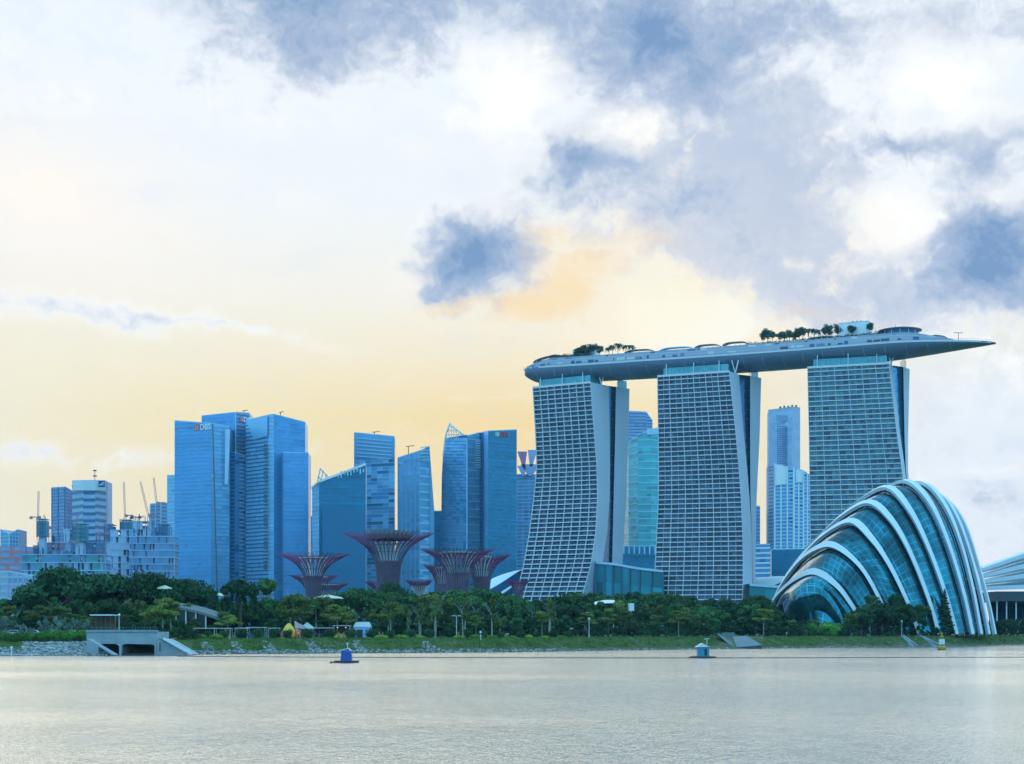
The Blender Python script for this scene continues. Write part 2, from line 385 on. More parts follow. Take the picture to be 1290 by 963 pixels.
def hotel(label, prof, DL, DR, bays, wins, atr, endback, seed, ztop=ZROOF):
    """prof rows: (py, L, R, E, G, H) photo columns of: facade edges, outer end wall edge, inner slab edges"""
    rnd = random.Random(seed)
    py0 = prof[0][0]
    cx = X((prof[0][1]+prof[0][2])/2, DL(1)); root = thing('hotel_tower', (cx, (DL(1)+DR(1))/2+10, ZB), label, 'hotel tower', 'hotel towers under the sky deck')
    def prow(t):            # t: 0 bottom .. 1 top
        pyb = 798.0; py = pyb+(py0-pyb)*t
        return [interp([(-r[0], r[k]) for r in reversed(prof)], -py) for k in range(1, 6)]
    def pt(k, t):
        c = prow(t); z = ZB+(ztop-ZB)*t
        D = (DL(t), DR(t), DR(t)+endback[0], DR(1)+endback[1], DR(1)+endback[2])[k]
        return Vector((X(c[k], D), D, z))
    N = 54
    def fp(u, t, out=0.0):   # point on the curved facade
        a, b_ = pt(0, t), pt(1, t); p = a.lerp(b_, u)
        n = Vector((b_.y-a.y, -(b_.x-a.x), 0)).normalized()
        return p+n*out
    # backing wall, window bands, slabs, fins
    mb = MB(); mb.grid([[fp(0, k/18, -1.6), fp(1, k/18, -1.6)] for k in range(19)]); mb.build('core_wall', dkgrey, root)
    for k in range(N):
        t0, t1 = (k+0.14)/N, (k+0.98)/N; mb = MB()
        cells = bays*4; run = None
        for c in range(cells):
            if c % 2 == 0: run = rnd.choices((0, 1, 2, 3), (5, 3.2, 1.1, 2.0))[0]
            m = run if rnd.random() < 0.75 else rnd.choices((0, 1, 2, 3), (4, 3, 1, 1))[0]
            a, b_ = (c+0.06)/cells, (c+0.94)/cells; o_ = -1.25+rnd.uniform(-0.02, 0.02)
            mb.face([fp(a, t0, o_), fp(b_, t0, o_), fp(b_, t1, o_), fp(a, t1, o_)], m)
        mb.build('window', wins, root)
        mb = MB(); s0, s1 = (k)/N, (k+0.18)/N     # slab edge / balcony upstand
        q = [fp(u/6, s0, 0.1) for u in range(7)]; q2 = [fp(u/6, s1, 0.1) for u in range(7)]
        q3 = [fp(u/6, s1, -1.3) for u in range(7)]; q4 = [fp(u/6, s0, -1.3) for u in range(7)]
        mb.grid([q4, q, q2, q3]); mb.build('floor_slab', FIN, root)
    mb = MB(); q = [fp(u/6, 1, 0.15) for u in range(7)]; q2 = [fp(u/6, 1.004, 0.15) for u in range(7)]; q3 = [fp(u/6, 1.004, -2.5) for u in range(7)]
    mb.grid([[fp(u/6, 0.996, 0.15) for u in range(7)], q2, q3]); mb.build('parapet', FIN, root)
    for bnum in range(bays+1):
        mb = MB(); u = bnum/bays; w = 0.16
        L_ = (pt(1, 0.5)-pt(0, 0.5)).length; du = w/L_
        rows = []
        for k in range(28):
            t = k/27; uu = min(max(u, du), 1-du)
            rows.append([fp(uu-du, t, -1.3), fp(uu-du, t, 0.32), fp(uu+du, t, 0.32), fp(uu+du, t, -1.3)])
        mb.grid(rows); mb.build('fin', FIN, root)
    for bnum in range(bays if bays < 8 else 0):      # minor fins between rooms
        mb = MB(); u = (bnum+0.5)/bays; du = 0.05/L_
        mb.grid([[fp(u-du, k/18, -1.3), fp(u-du, k/18, -0.1), fp(u+du, k/18, -0.1), fp(u+du, k/18, -1.3)] for k in range(19)])
        mb.build('room_divider', FIN, root)
    # outer slab end wall, atrium glass, inner slab end wall
    K = 24
    mb = MB(); mb.grid([[pt(1, k/K)+Vector((-0.1, -0.1, 0)), pt(2, k/K)] for k in range(K+1)]); mb.build('end_wall', ENDW, root)
    mb = MB(); mb.grid([[pt(2, k/K)+Vector((0, 1.5, 0)), pt(3, k/K)+Vector((0.2, 4, 0))] for k in range(K+1)])
    mb.grid([[pt(2, k/K), pt(2, k/K)+Vector((0, 1.5, 0))] for k in range(K+1)]); AM = mb
    for k in range(1, N, 2):
        a = pt(2, k/N)+Vector((0, 1.3, 0)); b_ = pt(3, k/N)+Vector((0, 3.7, 0))
        if b_.x-a.x > 0.6: AM.bar(a, b_, 0.25, m=1)
    AM.build('atrium_glazing', [atr, BAND_T], root)
    mb = MB(); mb.grid([[pt(3, k/K), pt(4, k/K)] for k in range(K+1)]); mb.build('inner_end_wall', ENDW, root)
    # back and hidden sides, roof
    bk = [pt(0, 1)+Vector((15, 30, 0)), pt(4, 1)]
    mb = MB(); mb.grid([[pt(0, k/K), Vector((bk[0].x, bk[0].y, pt(0, k/K).z)), Vector((pt(4, k/K).x, pt(4, k/K).y, pt(0, k/K).z))] for k in range(K+1)])
    mb.build('rear_wall', ATR, root)
    mb = MB(); mb.face([pt(0, 1), pt(1, 1), pt(2, 1), pt(3, 1), pt(4, 1), bk[0]]); mb.build('roof', grey, root)
    # crown storey between roof and deck
    a, b_ = pt(0, 1), pt(1, 1); d = (b_-a).normalized(); n = Vector((d.y, -d.x, 0))
    p = [a+d*4-n*3, b_-d*2-n*3, b_-d*2-n*22, a+d*4-n*22]
    mb = MB(); mb.prism([(q.x, q.y) for q in p], ztop+0.02, ztop+6.0); cr = mb.build('crown_storey', CROWN, root)
    mb = MB()
    for k in range(15):
        q = p[0].lerp(p[1], k/14)+n*0.15; mb.bar((q.x, q.y, ztop), (q.x, q.y, ztop+5), 0.14)
    mb.build('mullion', BAND_L, cr)
    e = pt(3, 1); f_ = pt(4, 1)
    mb = MB(); mb.prism([(e.x+1, e.y+1), (f_.x-2, f_.y+2), (f_.x-2, f_.y+14), (e.x+1, e.y+14)], ztop+0.02, ztop+6); mb.build('rear_crown', CROWN, root)
    # V strut carrying the deck at the open end
    q = pt(1, 1).lerp(pt(2, 1), 0.55)-n*1
    for s_ in (-1, 1):
        mb = MB(); mb.bar((q.x, q.y, ztop), (q.x+s_*2.4, q.y+0.5, ztop+9.5), 0.7); mb.build('strut', FIN, root)
    for k in (0.12, 0.5, 0.85):
        qq = a.lerp(b_, k)-n*1.5; mb = MB(); mb.bar((qq.x, qq.y, ztop), (qq.x, qq.y, ztop+8.5), 0.5); mb.build('post', FIN, root)
    return root
T1 = [(487, 671, 744, 767, 776, 793), (546, 674.5, 748.5, 768, 775, 792), (588, 676, 752, 768.5, 774, 790), (629, 672, 753, 768, 773, 789),
      (671, 666.5, 751, 765, 772, 786), (712, 659.5, 745, 759, 771, 784), (740, 652.5, 737, 752, 770, 783), (798, 637, 720, 737, 768, 781)]
T2 = [(471, 828, 919, 931, 945, 959), (546, 829, 927, 937, 945, 957), (588, 829.5, 931, 941, 945.2, 955), (629, 829, 934, 944.5, 945.5, 953),
      (671, 827, 936, 947, 947.3, 952.5), (712, 825, 936.5, 947.6, 948, 951.5), (750, 822.5, 936, 948, 948.5, 951.5), (798, 819, 934, 946, 947, 951.5)]
T3 = [(459, 1017, 1120, 1124.5, 1138, 1146), (546, 1019, 1130, 1134, 1139.5, 1144), (588, 1019.5, 1136, 1140, 1141, 1144), (629, 1020, 1141, 1145, 1145.5, 1147),
      (712, 1021, 1147, 1152, 1153, 1156), (798, 1022, 1152, 1158, 1159, 1163)]
lean = lambda t, s: s*(max(0, 0.62-t)/0.62)**1.5
hotel('hotel tower with the strongest concave sweep, under the blunt end of the deck', T1, lambda t: 1222-lean(t, 34), lambda t: 1196-lean(t, 30), 8, WIN_A, ATR, (18, 22, 32), 1)
hotel('middle hotel tower, straight grid facade narrowing to a diagonal white end wall', T2, lambda t: 1168-lean(t, 14), lambda t: 1146-lean(t, 12), 6, WIN_A, ATR, (14, 20, 30), 2)
hotel('green glazed hotel tower rising behind the ribbed glass dome', T3, lambda t: 1130-lean(t, 10), lambda t: 1111-lean(t, 10), 6, WIN_B, ATR2, (10, 16, 26), 3)

# ------------------------------------------------------------------ sky deck (boat-shaped roof garden)
HULLM = mat('deck_hull_cladding', (0.15, 0.19, 0.28), 0.38, 0.25, var=0.06, vscale=0.02)
HWHITE = mat('deck_parapet', (0.62, 0.60, 0.66), 0.5, var=0.06)
A0 = Vector((X(661, 1235), 1235, 0)); A1 = Vector((X(1254.5, 1088), 1088, 0)); AD = (A1-A0).normalized(); AN = Vector((-AD.y, AD.x, 0))
LEN = (A1-A0).length
def hc(t):
    p = A0.lerp(A1, t)+AN*(12*4*t*(1-t)); return p
def hw(t):
    a = min(1, t/0.05); w = 19.5*math.sqrt(max(0, 1-(1-a)**2))*(0.72+0.28*min(1, t/0.3))
    if t > 0.70: q = (t-0.70)/0.30; w *= max(0.0, 1-q**2.4)**0.62
    return max(w, 0.25)
def ztop(t): return 208.6-1.2*t-(3.6*max(0, (t-0.80)/0.20)**1.5)
def zbot(t):
    if t < 0.05: q = 1-t/0.05; return 197.8+7*q**2.2
    if t > 0.72: q = (t-0.72)/0.28; return 197.2+(ztop(t)-197.2-1.2)*q**1.9
    return 197.8-0.6*t
deck = thing('sky_deck', (hc(0.5).x, hc(0.5).y, 199), 'boat shaped white roof deck spanning all three hotel towers with a long cantilevered tip', 'roof deck')
NS = 96; rows = []
for k in range(NS+1):
    t = k/NS; c = hc(t); w = hw(t); zt, zb = ztop(t), zbot(t); r = []
    for j in range(17):
        a = math.pi*j/16; r.append(c-AN*(w*math.cos(a))+Vector((0, 0, zt-(zt-zb)*math.sin(a)**0.75)))
    rows.append(r)
mb = MB(); mb.grid(rows); mb.build('hull', HULLM, deck, smooth=True)
mb = MB()
for k in range(4, NS, 4):
    t = k/NS; mb.tube([p+Vector((0, 0, -0.05)) for p in rows[k][1:16]], 0.09, 4, cap=False)
mb.build('hull_seam', ENDW, deck)
mb = MB(); mb.grid([[hc(k/NS)-AN*hw(k/NS)+Vector((0, 0, ztop(k/NS)-0.1)), hc(k/NS)+AN*hw(k/NS)+Vector((0, 0, ztop(k/NS)-0.1))] for k in range(NS+1)])
mb.build('deck_floor', grey, deck)
def lift(t):                                       # height of the terrace storey above the rim
    return 7.0*min(1, max(0, (t-0.006)/0.07))**0.6*min(1, max(0, (0.935-t)/0.10))**0.8
def strip(name, ta, tb, win, z0, z1, m, n=40, side=-1):
    """z0, z1 in metres when n is plain, else fractions of the terrace storey"""
    mb = MB(); rows = []
    for k in range(n+1):
        t = lerp(ta, tb, k/n); c = hc(t)+AN*(side*max(hw(t)-win, 0.1)); zt = ztop(t); L_ = 1.0 if name == 'rim' else lift(t)/7.0
        r0 = c+Vector((0, 0, zt+z0*L_)); r1 = c+Vector((0, 0, zt+z1*L_)); b2 = AN*(-side*0.5)
        rows.append([r0, r1, r1+b2, r0+b2])
    mb.grid(rows); mb.face(rows[0]); mb.face(rows[-1][::-1]); return mb.build(name, m, deck)
strip('rim', 0.004, 0.992, -0.15, -0.9, 0.3, HWHITE)
strip('rim', 0.004, 0.992, -0.15, -0.9, 0.3, HWHITE, side=1)
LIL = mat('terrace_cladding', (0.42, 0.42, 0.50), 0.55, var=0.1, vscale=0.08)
strip('terrace_wall', 0.006, 0.934, 1.6, 0.1, 4.4, LIL, 80); strip('terrace_wall', 0.006, 0.934, 1.6, 0.1, 4.4, LIL, 80, side=1)
strip('terrace_coping', 0.006, 0.934, 1.45, 4.35, 4.75, HWHITE, 80)
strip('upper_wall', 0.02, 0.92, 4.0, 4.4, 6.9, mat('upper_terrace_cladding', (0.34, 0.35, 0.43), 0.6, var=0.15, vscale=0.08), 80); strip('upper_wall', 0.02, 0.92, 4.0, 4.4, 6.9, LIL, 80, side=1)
mb = MB(); mb.grid([[hc(t)-AN*max(hw(t)-4.2, 0.1)+Vector((0, 0, ztop(t)+lift(t)*0.93)), hc(t)+AN*max(hw(t)-4.2, 0.1)+Vector((0, 0, ztop(t)+lift(t)*0.93))] for t in [0.015+0.915*k/80 for k in range(81)]])
mb.build('garden_floor', grey, deck)
mb = MB(); mb.grid([[hc(t)-AN*max(hw(t)-1.7, 0.1)+Vector((0, 0, ztop(t)+lift(t)*0.6)), hc(t)-AN*max(hw(t)-4.3, 0.1)+Vector((0, 0, ztop(t)+lift(t)*0.6))] for t in [0.015+0.915*k/80 for k in range(81)]])
mb.build('lower_terrace_floor', grey, deck)
rnd = random.Random(4)
t = 0.03
while t < 0.89:                                   # dark recessed openings in the terrace wall
    w = rnd.uniform(0.003, 0.018)
    if rnd.random() < 0.85: q = rnd.random(); strip('terrace_opening', t, min(t+w, 0.9), 1.4 if q < 0.6 else 3.8, 1.2 if q < 0.6 else 4.9, rnd.uniform(2.4, 3.6) if q < 0.6 else 6.3, rnd.choice((BAND_D, BAND_D, GL_GREY[3], HWHITE, dkgrey)), 4)
    t += w+rnd.uniform(0.001, 0.007)
mb = MB()
for k in range(150):                              # guard rail
    t = 0.005+0.985*k/149; p = hc(t)-AN*(hw(t)-0.3); z = ztop(t); mb.bar((p.x, p.y, z), (p.x, p.y, z+1.3), 0.09)
    if k: mb.bar((q[0].x, q[0].y, q[1]+1.3), (p.x, p.y, z+1.3), 0.09)
    q = (p, z)
mb.build('railing', dkgrey, deck)
def dk(t, across, h=0.0):                          # a point on the deck
    p = hc(t)-AN*across; return Vector((p.x, p.y, ztop(t)+lift(t)*0.93+h))
RZ = math.atan2(AD.y, AD.x)
def deckbox(name, t, ac, dims, m, h=0.0, parent=None, taper=1.0):
    p = dk(t, ac, h); mb = MB(); mb.box((p.x, p.y, p.z+dims[2]/2), dims, RZ, 0, 1.0); return mb.build(name, m, parent or deck)
# lift housing, white box
def box_house(t, ac, dims, label, win=True):
    p = dk(t, ac); r = thing('lift_housing', p, label, 'rooftop box')
    mb = MB(); mb.box((p.x, p.y, p.z+dims[2]/2), dims, RZ); mb.build('wall', white, r)
    mb = MB(); mb.box((p.x, p.y, p.z+dims[2]+0.25), (dims[0]+0.4, dims[1]+0.4, 0.5), RZ); mb.build('parapet', offwhite, r)
    q = Vector((p.x, p.y, 0))-AN*(dims[1]/2+0.06)
    if win:
        mb = MB(); mb.box((q.x, q.y, p.z+dims[2]*0.55), (dims[0]*0.14, 0.12, 1.0), RZ); mb.build('louvre', dkgrey, r)
    for k in range(6):
        mb = MB(); x = (k-2.5)*1.5; c = Vector((p.x, p.y, 0))+AD*x; mb.box((c.x, c.y, p.z+dims[2]+1.0+0.4*(k % 2)), (1.0, 1.2, 1.2+0.6*(k % 2)), RZ); mb.build('cooling_unit', dkgrey, r)
    return r
box_house(0.722, -1, (21, 14, 11.8), 'tall white box with small units on top, standing on the deck by the rooftop restaurant')
box_house(0.135, -4, (18, 12, 7.0), 'low pale box half hidden behind the roof garden trees at the blunt deck end', False)
# curved canopies
def canopy(ta, tb, ac, h, label, posts=5, wid=7.0, m=None):
    p = dk((ta+tb)/2, ac); r = thing('deck_canopy', p, label, 'canopy', 'canopies on the sky deck'); n = 14; rows = []
    for k in range(n+1):
        t = lerp(ta, tb, k/n); hh = h-1.8*(2*k/n-1)**4
        rows.append([dk(t, ac-wid/2, hh), dk(t, ac+wid/2, hh-0.3), dk(t, ac+wid/2, hh+0.25), dk(t, ac-wid/2, hh+0.55)])
    mb = MB(); mb.grid(rows, 0, True); mb.face(rows[0][::-1]); mb.face(rows[-1]); mb.build('roof', m or dkgrey, r)
    for k in range(posts):
        t = lerp(ta, tb, (k+0.5)/posts); mb = MB(); a = dk(t, ac+wid/2-0.6); mb.bar(a, a+Vector((0, 0, h-0.4)), 0.35); mb.build('post', offwhite, r)
    return r
canopy(0.03, 0.10, 6, 2.9, 'long dark canopy at the blunt end of the deck')
canopy(0.235, 0.30, 7, 3.1, 'curved dark canopy just past the tuft of roof garden palms')
canopy(0.31, 0.385, 5, 3.5, 'long pale roofed canopy over the pool terrace, above the first gap between towers', m=BAND_L)
canopy(0.39, 0.445, 8, 3.3, 'low curved canopy over the middle hotel tower')
canopy(0.45, 0.505, 8, 3.7, 'highest dark canopy just before the dense row of deck trees')
canopy(0.63, 0.69, 9, 2.5, 'low dark canopy under the white lift housing')
canopy(0.875, 0.91, 1, 2.0, 'small canopy near the cantilevered tip', 3, 5)
# pool strip
mb = MB(); rows = []
for k in range(21): t = lerp(0.2, 0.62, k/20); rows.append([dk(t, hw(t)-5, 0.1), dk(t, hw(t)-12, 0.1)])
mb.grid(rows); mb.build('pool', glassy('pool_water', (90, 170, 200), 0.1, 0.2), deck)
# round restaurant
p = dk(0.812, 0); r = thing('rooftop_restaurant', p, 'low round dark disc roof restaurant towards the cantilevered tip of the deck', 'restaurant')
mb = MB(); mb.lathe([(12.0, 0), (12.0, 3.4)], p, 28); mb.build('glazing', BAND_D, r)
mb = MB(); mb.lathe([(12, 3.3), (15, 3.7), (15.3, 4.2), (12, 4.9), (4, 5.3), (0.1, 5.3)], p, 32); mb.build('roof', mat('bronze_roof', (0.16, 0.17, 0.19), 0.5), r)
for k in range(14):
    a = k/14*6.283; mb = MB(); mb.bar((p.x+13.2*math.cos(a), p.y+13.2*math.sin(a), p.z), (p.x+13.2*math.cos(a), p.y+13.2*math.sin(a), p.z+3.6), 0.3); mb.build('column', white, r)
mb = MB(); mb.bar((p.x-3, p.y, p.z+5.3), (p.x-3, p.y, p.z+8.5), 0.25); mb.build('mast', dkgrey, r)
# lamp on the tip
p = dk(0.928, 0); r = thing('floodlight_mast', p, 'thin mast with a crossbar on the cantilevered tip of the deck', 'mast')
mb = MB(); mb.bar(p, p+Vector((0, 0, 6.5)), 0.3); mb.build('pole', dkgrey, r)
mb = MB(); mb.bar(p+Vector((-3.2, 0, 6.5)), p+Vector((3.2, 0, 6.5)), 0.35); mb.build('crossbar', dkgrey, r)

# ------------------------------------------------------------------ glass link and podium blocks of the hotel
PODG = shades('podium_glass', (20, 128, 142), 0.12)
def slab_block(name, label, cat, pts, D0, D1, zb=ZB, mats=None, roofm=None, bays=8, fins=True, slope=None):
    """pts: [(px, py_top, D)...] front polyline; extruded back by D1-D0"""
    root = thing(name, (X(pts[0][0], pts[0][2]), pts[0][2], zb), label, cat)
    tops = [P(a, b_, c) for a, b_, c in pts]
    mb = MB(); n = bays
    def at(u):
        s_ = u*(len(tops)-1); k = min(int(s_), len(tops)-2); return tops[k].lerp(tops[k+1], s_-k)
    for k in range(n):
        for j in range(4):
            a, b_ = at(k/n), at((k+1)/n)
            za, zc = lerp(zb, a.z, j/4), lerp(zb, a.z, (j+1)/4); zb_, zd = lerp(zb, b_.z, j/4), lerp(zb, b_.z, (j+1)/4)
            mb.face([(a.x, a.y, za), (b_.x, b_.y, zb_), (b_.x, b_.y, zd), (a.x, a.y, zc)], random.randrange(len(mats)))
    mb.build('glass_front', mats, root)
    if fins:
        for k in range(n+1):
            a = at(k/n); mb = MB(); mb.bar((a.x, a.y-0.5, zb), (a.x, a.y-0.5, a.z), 1.3, 1.6); mb.build('buttress', BAND_D, root)
    mb = MB(); dd = D1-D0
    rr = [[at(k/n)+Vector((0, -1.5, 0.3)), at(k/n)+Vector((0, -1.5, 2.0)), at(k/n)+Vector((0, dd, 2.0)), at(k/n)+Vector((0, dd, -30))] for k in range(n+1)]
    mb.grid(rr); mb.build('roof', roofm or BAND_L, root); return root
slab_block('podium_hall', 'teal glass hall with dark buttresses filling the gap between the first two hotel towers', 'glass hall',
           [(750, 711, 1190), (775, 713, 1180), (800, 718, 1165), (835, 722, 1150)], 1165, 1200, mats=PODG, bays=7)
slab_block('podium_hall', 'low green glass hall at the foot of the middle tower beside the dome', 'glass hall',
           [(944, 739, 1120), (985, 742, 1110), (1030, 745, 1100)], 1110, 1150, mats=PODG, bays=4, fins=False)
# white vaulted roofs
def vaults(label, cols, D, n_):
    root = thing('vaulted_roof', (X(cols[0][0], D), D, ZB), label, 'curved roof')
    for (x0, y0, xm, ym, x1, y1) in cols:
        mb = MB(); rows = []
        for k in range(13):
            t = k/12; px = (1-t)**2*x0+2*t*(1-t)*xm+t*t*x1; py = (1-t)**2*y0+2*t*(1-t)*ym+t*t*y1
            a = P(px, py, D); w = 1.0+7*math.sin(math.pi*min(1, t*0.9+0.1))
            rows.append([a+Vector((0, -w, -7.5*math.sin(math.pi*min(1, t+0.12)))), a+Vector((0, -w*0.5, -1.2)), a, a+Vector((0, 12, -0.5)), a+Vector((0, 30, -6))])
        mb.grid(rows); mb.build('roof_shell', white, root, smooth=True)
        mb = MB(); rr = [[r_[0]+Vector((0, 0.3, 0)), Vector((r_[0].x, r_[0].y+4, ZB))] for r_ in rows]; mb.grid(rr); mb.build('wall', BAND_D, root)
    return root
vaults('overlapping white shell roofs behind the purple tree structures, beside the first hotel tower', [(596, 745, 622, 722, 668, 716), (606, 752, 632, 733, 668, 727), (620, 758, 640, 742, 668, 738)], 1230, 3)
vaults('white fluted shell roof between the middle hotel tower and the dome', [(950, 731, 968, 724, 1004, 727), (952, 738, 972, 730, 1008, 733)], 1200, 2)

# ------------------------------------------------------------------ ribbed glass dome
RIB = mat('dome_white_steel', (0.68, 0.73, 0.79), 0.45, var=0.05)
def cat_spline(pts, n):
    out = []; pts = [pts[0]*2-pts[1]]+pts+[pts[-1]*2-pts[-2]]; m = len(pts)-3
    for k in range(n+1):
        s = k/n*m; i = min(int(s), m-1); t = s-i; a, b, c, d = pts[i:i+4]
        out.append(0.5*((2*b)+(c-a)*t+(2*a-5*b+4*c-d)*t*t+(3*b-a-3*c+d)*t**3))
    return out
def dome_glass(name, rgb, w_scale, rough=0.12, metal=0.75):
    m = bpy.data.materials.new(name); m.use_nodes = True; t = m.node_tree; h = G(t); b = t.nodes['Principled BSDF']
    uv = h.n('ShaderNodeUVMap').outputs[0]
    br = h.n('ShaderNodeTexBrick', offset=0.0, squash=1.0); h.put(br.inputs['Vector'], uv); br.inputs['Scale'].default_value = 1.0
    br.inputs['Mortar Size'].default_value = 0.06; br.inputs['Mortar Smooth'].default_value = 0.1; br.inputs['Bias'].default_value = 0
    br.inputs['Brick Width'].default_value = 1.0; br.inputs['Row Height'].default_value = 1.0
    c = lin(rgb); br.inputs['Color1'].default_value = (*[v*0.78 for v in c], 1); br.inputs['Color2'].default_value = (*[min(1, v*1.3) for v in c], 1)
    br.inputs['Mortar'].default_value = (*lin((70, 135, 160)), 1)
    co = h.n('ShaderNodeTexCoord').outputs['Object']
    n1 = h.mr(h.noise(co, 0.07, 4, 0.6), 0.35, 0.7, 0.5, 1.5)  # light patches in the glass colour stand in for sky reflections
    x = h.n('ShaderNodeVectorMath', operation='SCALE'); h.put(x.inputs[0], br.outputs['Color']); h.put(x.inputs['Scale'], n1)
    t.links.new(x.outputs[0], b.inputs['Base Color'])
    b.inputs['Roughness'].default_value = rough; b.inputs['Metallic'].default_value = metal
    bp = h.n('ShaderNodeBump'); bp.inputs['Strength'].default_value = 0.35; bp.inputs['Distance'].default_value = 0.25
    h.put(bp.inputs['Height'], h.noise(co, 0.35, 2, 0.5)); t.links.new(bp.outputs[0], b.inputs['Normal'])
    return m
DG = dome_glass('dome_teal_glass', (20, 98, 110), 1)
RIB_SHADE = mat('dome_painted_shade', (0.03, 0.07, 0.09), 0.4)
def uv_grid(name, rows, m, parent, su=2.0, sv=2.0):
    mb = MB(); mb.grid(rows); o = mb.build(name, m, parent, smooth=True); me = o.data
    uvl = me.uv_layers.new(name='UVMap'); n = len(rows[0])
    lu = [0]; lv = [0]; mid = n//2
    for a in range(1, len(rows)): lu.append(lu[-1]+(Vector(rows[a][mid])-Vector(rows[a-1][mid])).length)
    for b in range(1, n): lv.append(lv[-1]+(Vector(rows[len(rows)//2][b])-Vector(rows[len(rows)//2][b-1])).length)
    for lp in me.loops:
        i = lp.vertex_index; uvl.data[lp.index].uv = (lu[i//n]/su, lv[i % n]/sv)
    return o
def ribbed_dome(label, ribs, centre, rw, rd, inset):
    """ribs: list of 3d point lists, each from far foot over the top to near foot"""
    root = thing('glass_dome', centre, label, 'glass dome')
    N = 40; curves = [cat_spline(r, N) for r in ribs]; C = Vector(centre)
    def inw(c, k, amt):
        p = c[k]; d = (C+Vector((0, 0, 12))-p); d.normalize(); return p+d*amt
    for ci, c in enumerate(curves):
        if ci < 2: continue
        rows = []
        for k in range(N+1):
            tg = (c[min(k+1, N)]-c[max(k-1, 0)]).normalized(); o_ = (c[k]-(C+Vector((0, 0, 10)))).normalized()
            s_ = tg.cross(o_).normalized(); o_ = s_.cross(tg).normalized(); w = rw*(0.72+0.72*math.exp(-((k/N-0.52)/0.16)**2))
            rows.append([c[k]-s_*w/2-o_*rd, c[k]-s_*w/2, c[k]+s_*w/2, c[k]+s_*w/2-o_*rd])
        mb = MB(); mb.grid(rows, 0, True); mb.face(rows[0][::-1]); mb.face(rows[-1]); rb = mb.build('rib', RIB, root)
        mb = MB()
        for k in range(14, N, 5): mb.bar(c[k], inw(c, k, inset*1.4), 0.28)     # ties down to the glass
        mb.build('tie', RIB, rb)
    c = curves[0]; uv_grid('end_glazing', [[inw(c, k, inset) for k in range(N+1)], [inw(c, 0, inset).lerp(inw(c, N, inset), k/N)*0.5+inw(c, k, inset)*0.5+Vector((0, -1.5, 0)) for k in range(N+1)], [Vector((lerp(c[0].x, c[N].x, k/N), lerp(c[0].y, c[N].y, k/N), 3.6)) for k in range(N+1)]], DG, root, 2.6, 3.0)
    for a, b in zip(curves, curves[1:]):
        rows = []
        M = 7
        for j in range(M+1):
            u = j/M; bulge = math.sin(math.pi*u)
            rows.append([inw(a, k, inset).lerp(inw(b, k, inset), u)-((C+Vector((0, 0, 12))-a[k].lerp(b[k], u)).normalized())*bulge*inset*0.55 for k in range(N+1)])
        uv_grid('glass_shell', rows, DG, root, 2.6, 3.0)
        # shade beside each rib, put in as dark-coloured strips
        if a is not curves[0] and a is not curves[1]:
            mb = MB(); mb.grid([[inw(a, k, 0.5), inw(a, k, inset*0.9)] for k in range(N+1)]); mb.build('rib_shade_strip', RIB_SHADE, root)
    return root
def RP(*q): return [P(*a) for a in q]
ribs = [
    RP((996, 790, 598), (1006, 778, 594), (1020, 770, 590), (1036, 774, 588), (1048, 788, 586), (1056, 800, 585)),
    RP((978, 760, 612), (990, 745, 600), (1008, 735, 592), (1030, 738, 586), (1052, 765, 582), (1066, 800, 580)),
    RP((968, 772, 640), (976, 752, 628), (1000, 730, 610), (1026, 720, 596), (1052, 736, 586), (1071, 760, 580), (1094, 797, 576)),
    RP((967, 775, 652), (980, 742, 640), (1003, 709, 624), (1028, 690, 610), (1050, 686.5, 600), (1078, 707, 588), (1100, 739, 580), (1128, 798, 575)),
    RP((967, 775, 662), (985, 732, 650), (1014, 695, 634), (1042, 669, 618), (1073, 655.5, 604), (1099, 679, 592), (1122, 714, 584), (1144, 760, 578), (1158, 799, 576)),
    RP((968, 775, 668), (992, 720, 656), (1028, 680, 638), (1058, 650, 622), (1094, 631.5, 608), (1122, 653, 597), (1147, 696, 588), (1171, 757, 582), (1183, 799, 580)),
    RP((972, 775, 672), (1004, 705, 660), (1045, 661, 642), (1082, 629, 626), (1118, 612.5, 613), (1146, 641, 602), (1171, 692, 594), (1192, 750, 588), (1206, 799, 585)),
    RP((990, 790, 678), (1030, 690, 664), (1075, 643, 648), (1113, 615, 632), (1144, 605, 620), (1172, 632, 609), (1195, 683, 601), (1214, 745, 595), (1226, 799, 592)),
    RP((1040, 790, 684), (1072, 680, 672), (1105, 635, 658), (1138, 612, 644), (1166, 608, 630), (1190, 634, 618), (1210, 680, 609), (1226, 740, 602), (1237, 799, 598)),
    RP((1090, 790, 688), (1112, 685, 678), (1137, 640, 666), (1163, 618, 652), (1188, 624, 638), (1207, 652, 626), (1224, 700, 616), (1237, 750, 608), (1247, 799, 604)),
    RP((1140, 790, 690), (1152, 700, 682), (1168, 652, 670), (1186, 628, 656), (1202, 636, 644), (1219, 665, 632), (1234, 712, 622), (1247, 760, 614), (1255, 799, 610)),
]
ribbed_dome('tall glass dome of leaning white ribs in front of the green glazed hotel tower', ribs, (X(1130, 640), 640, 4.2), 1.75, 1.3, 3.0)
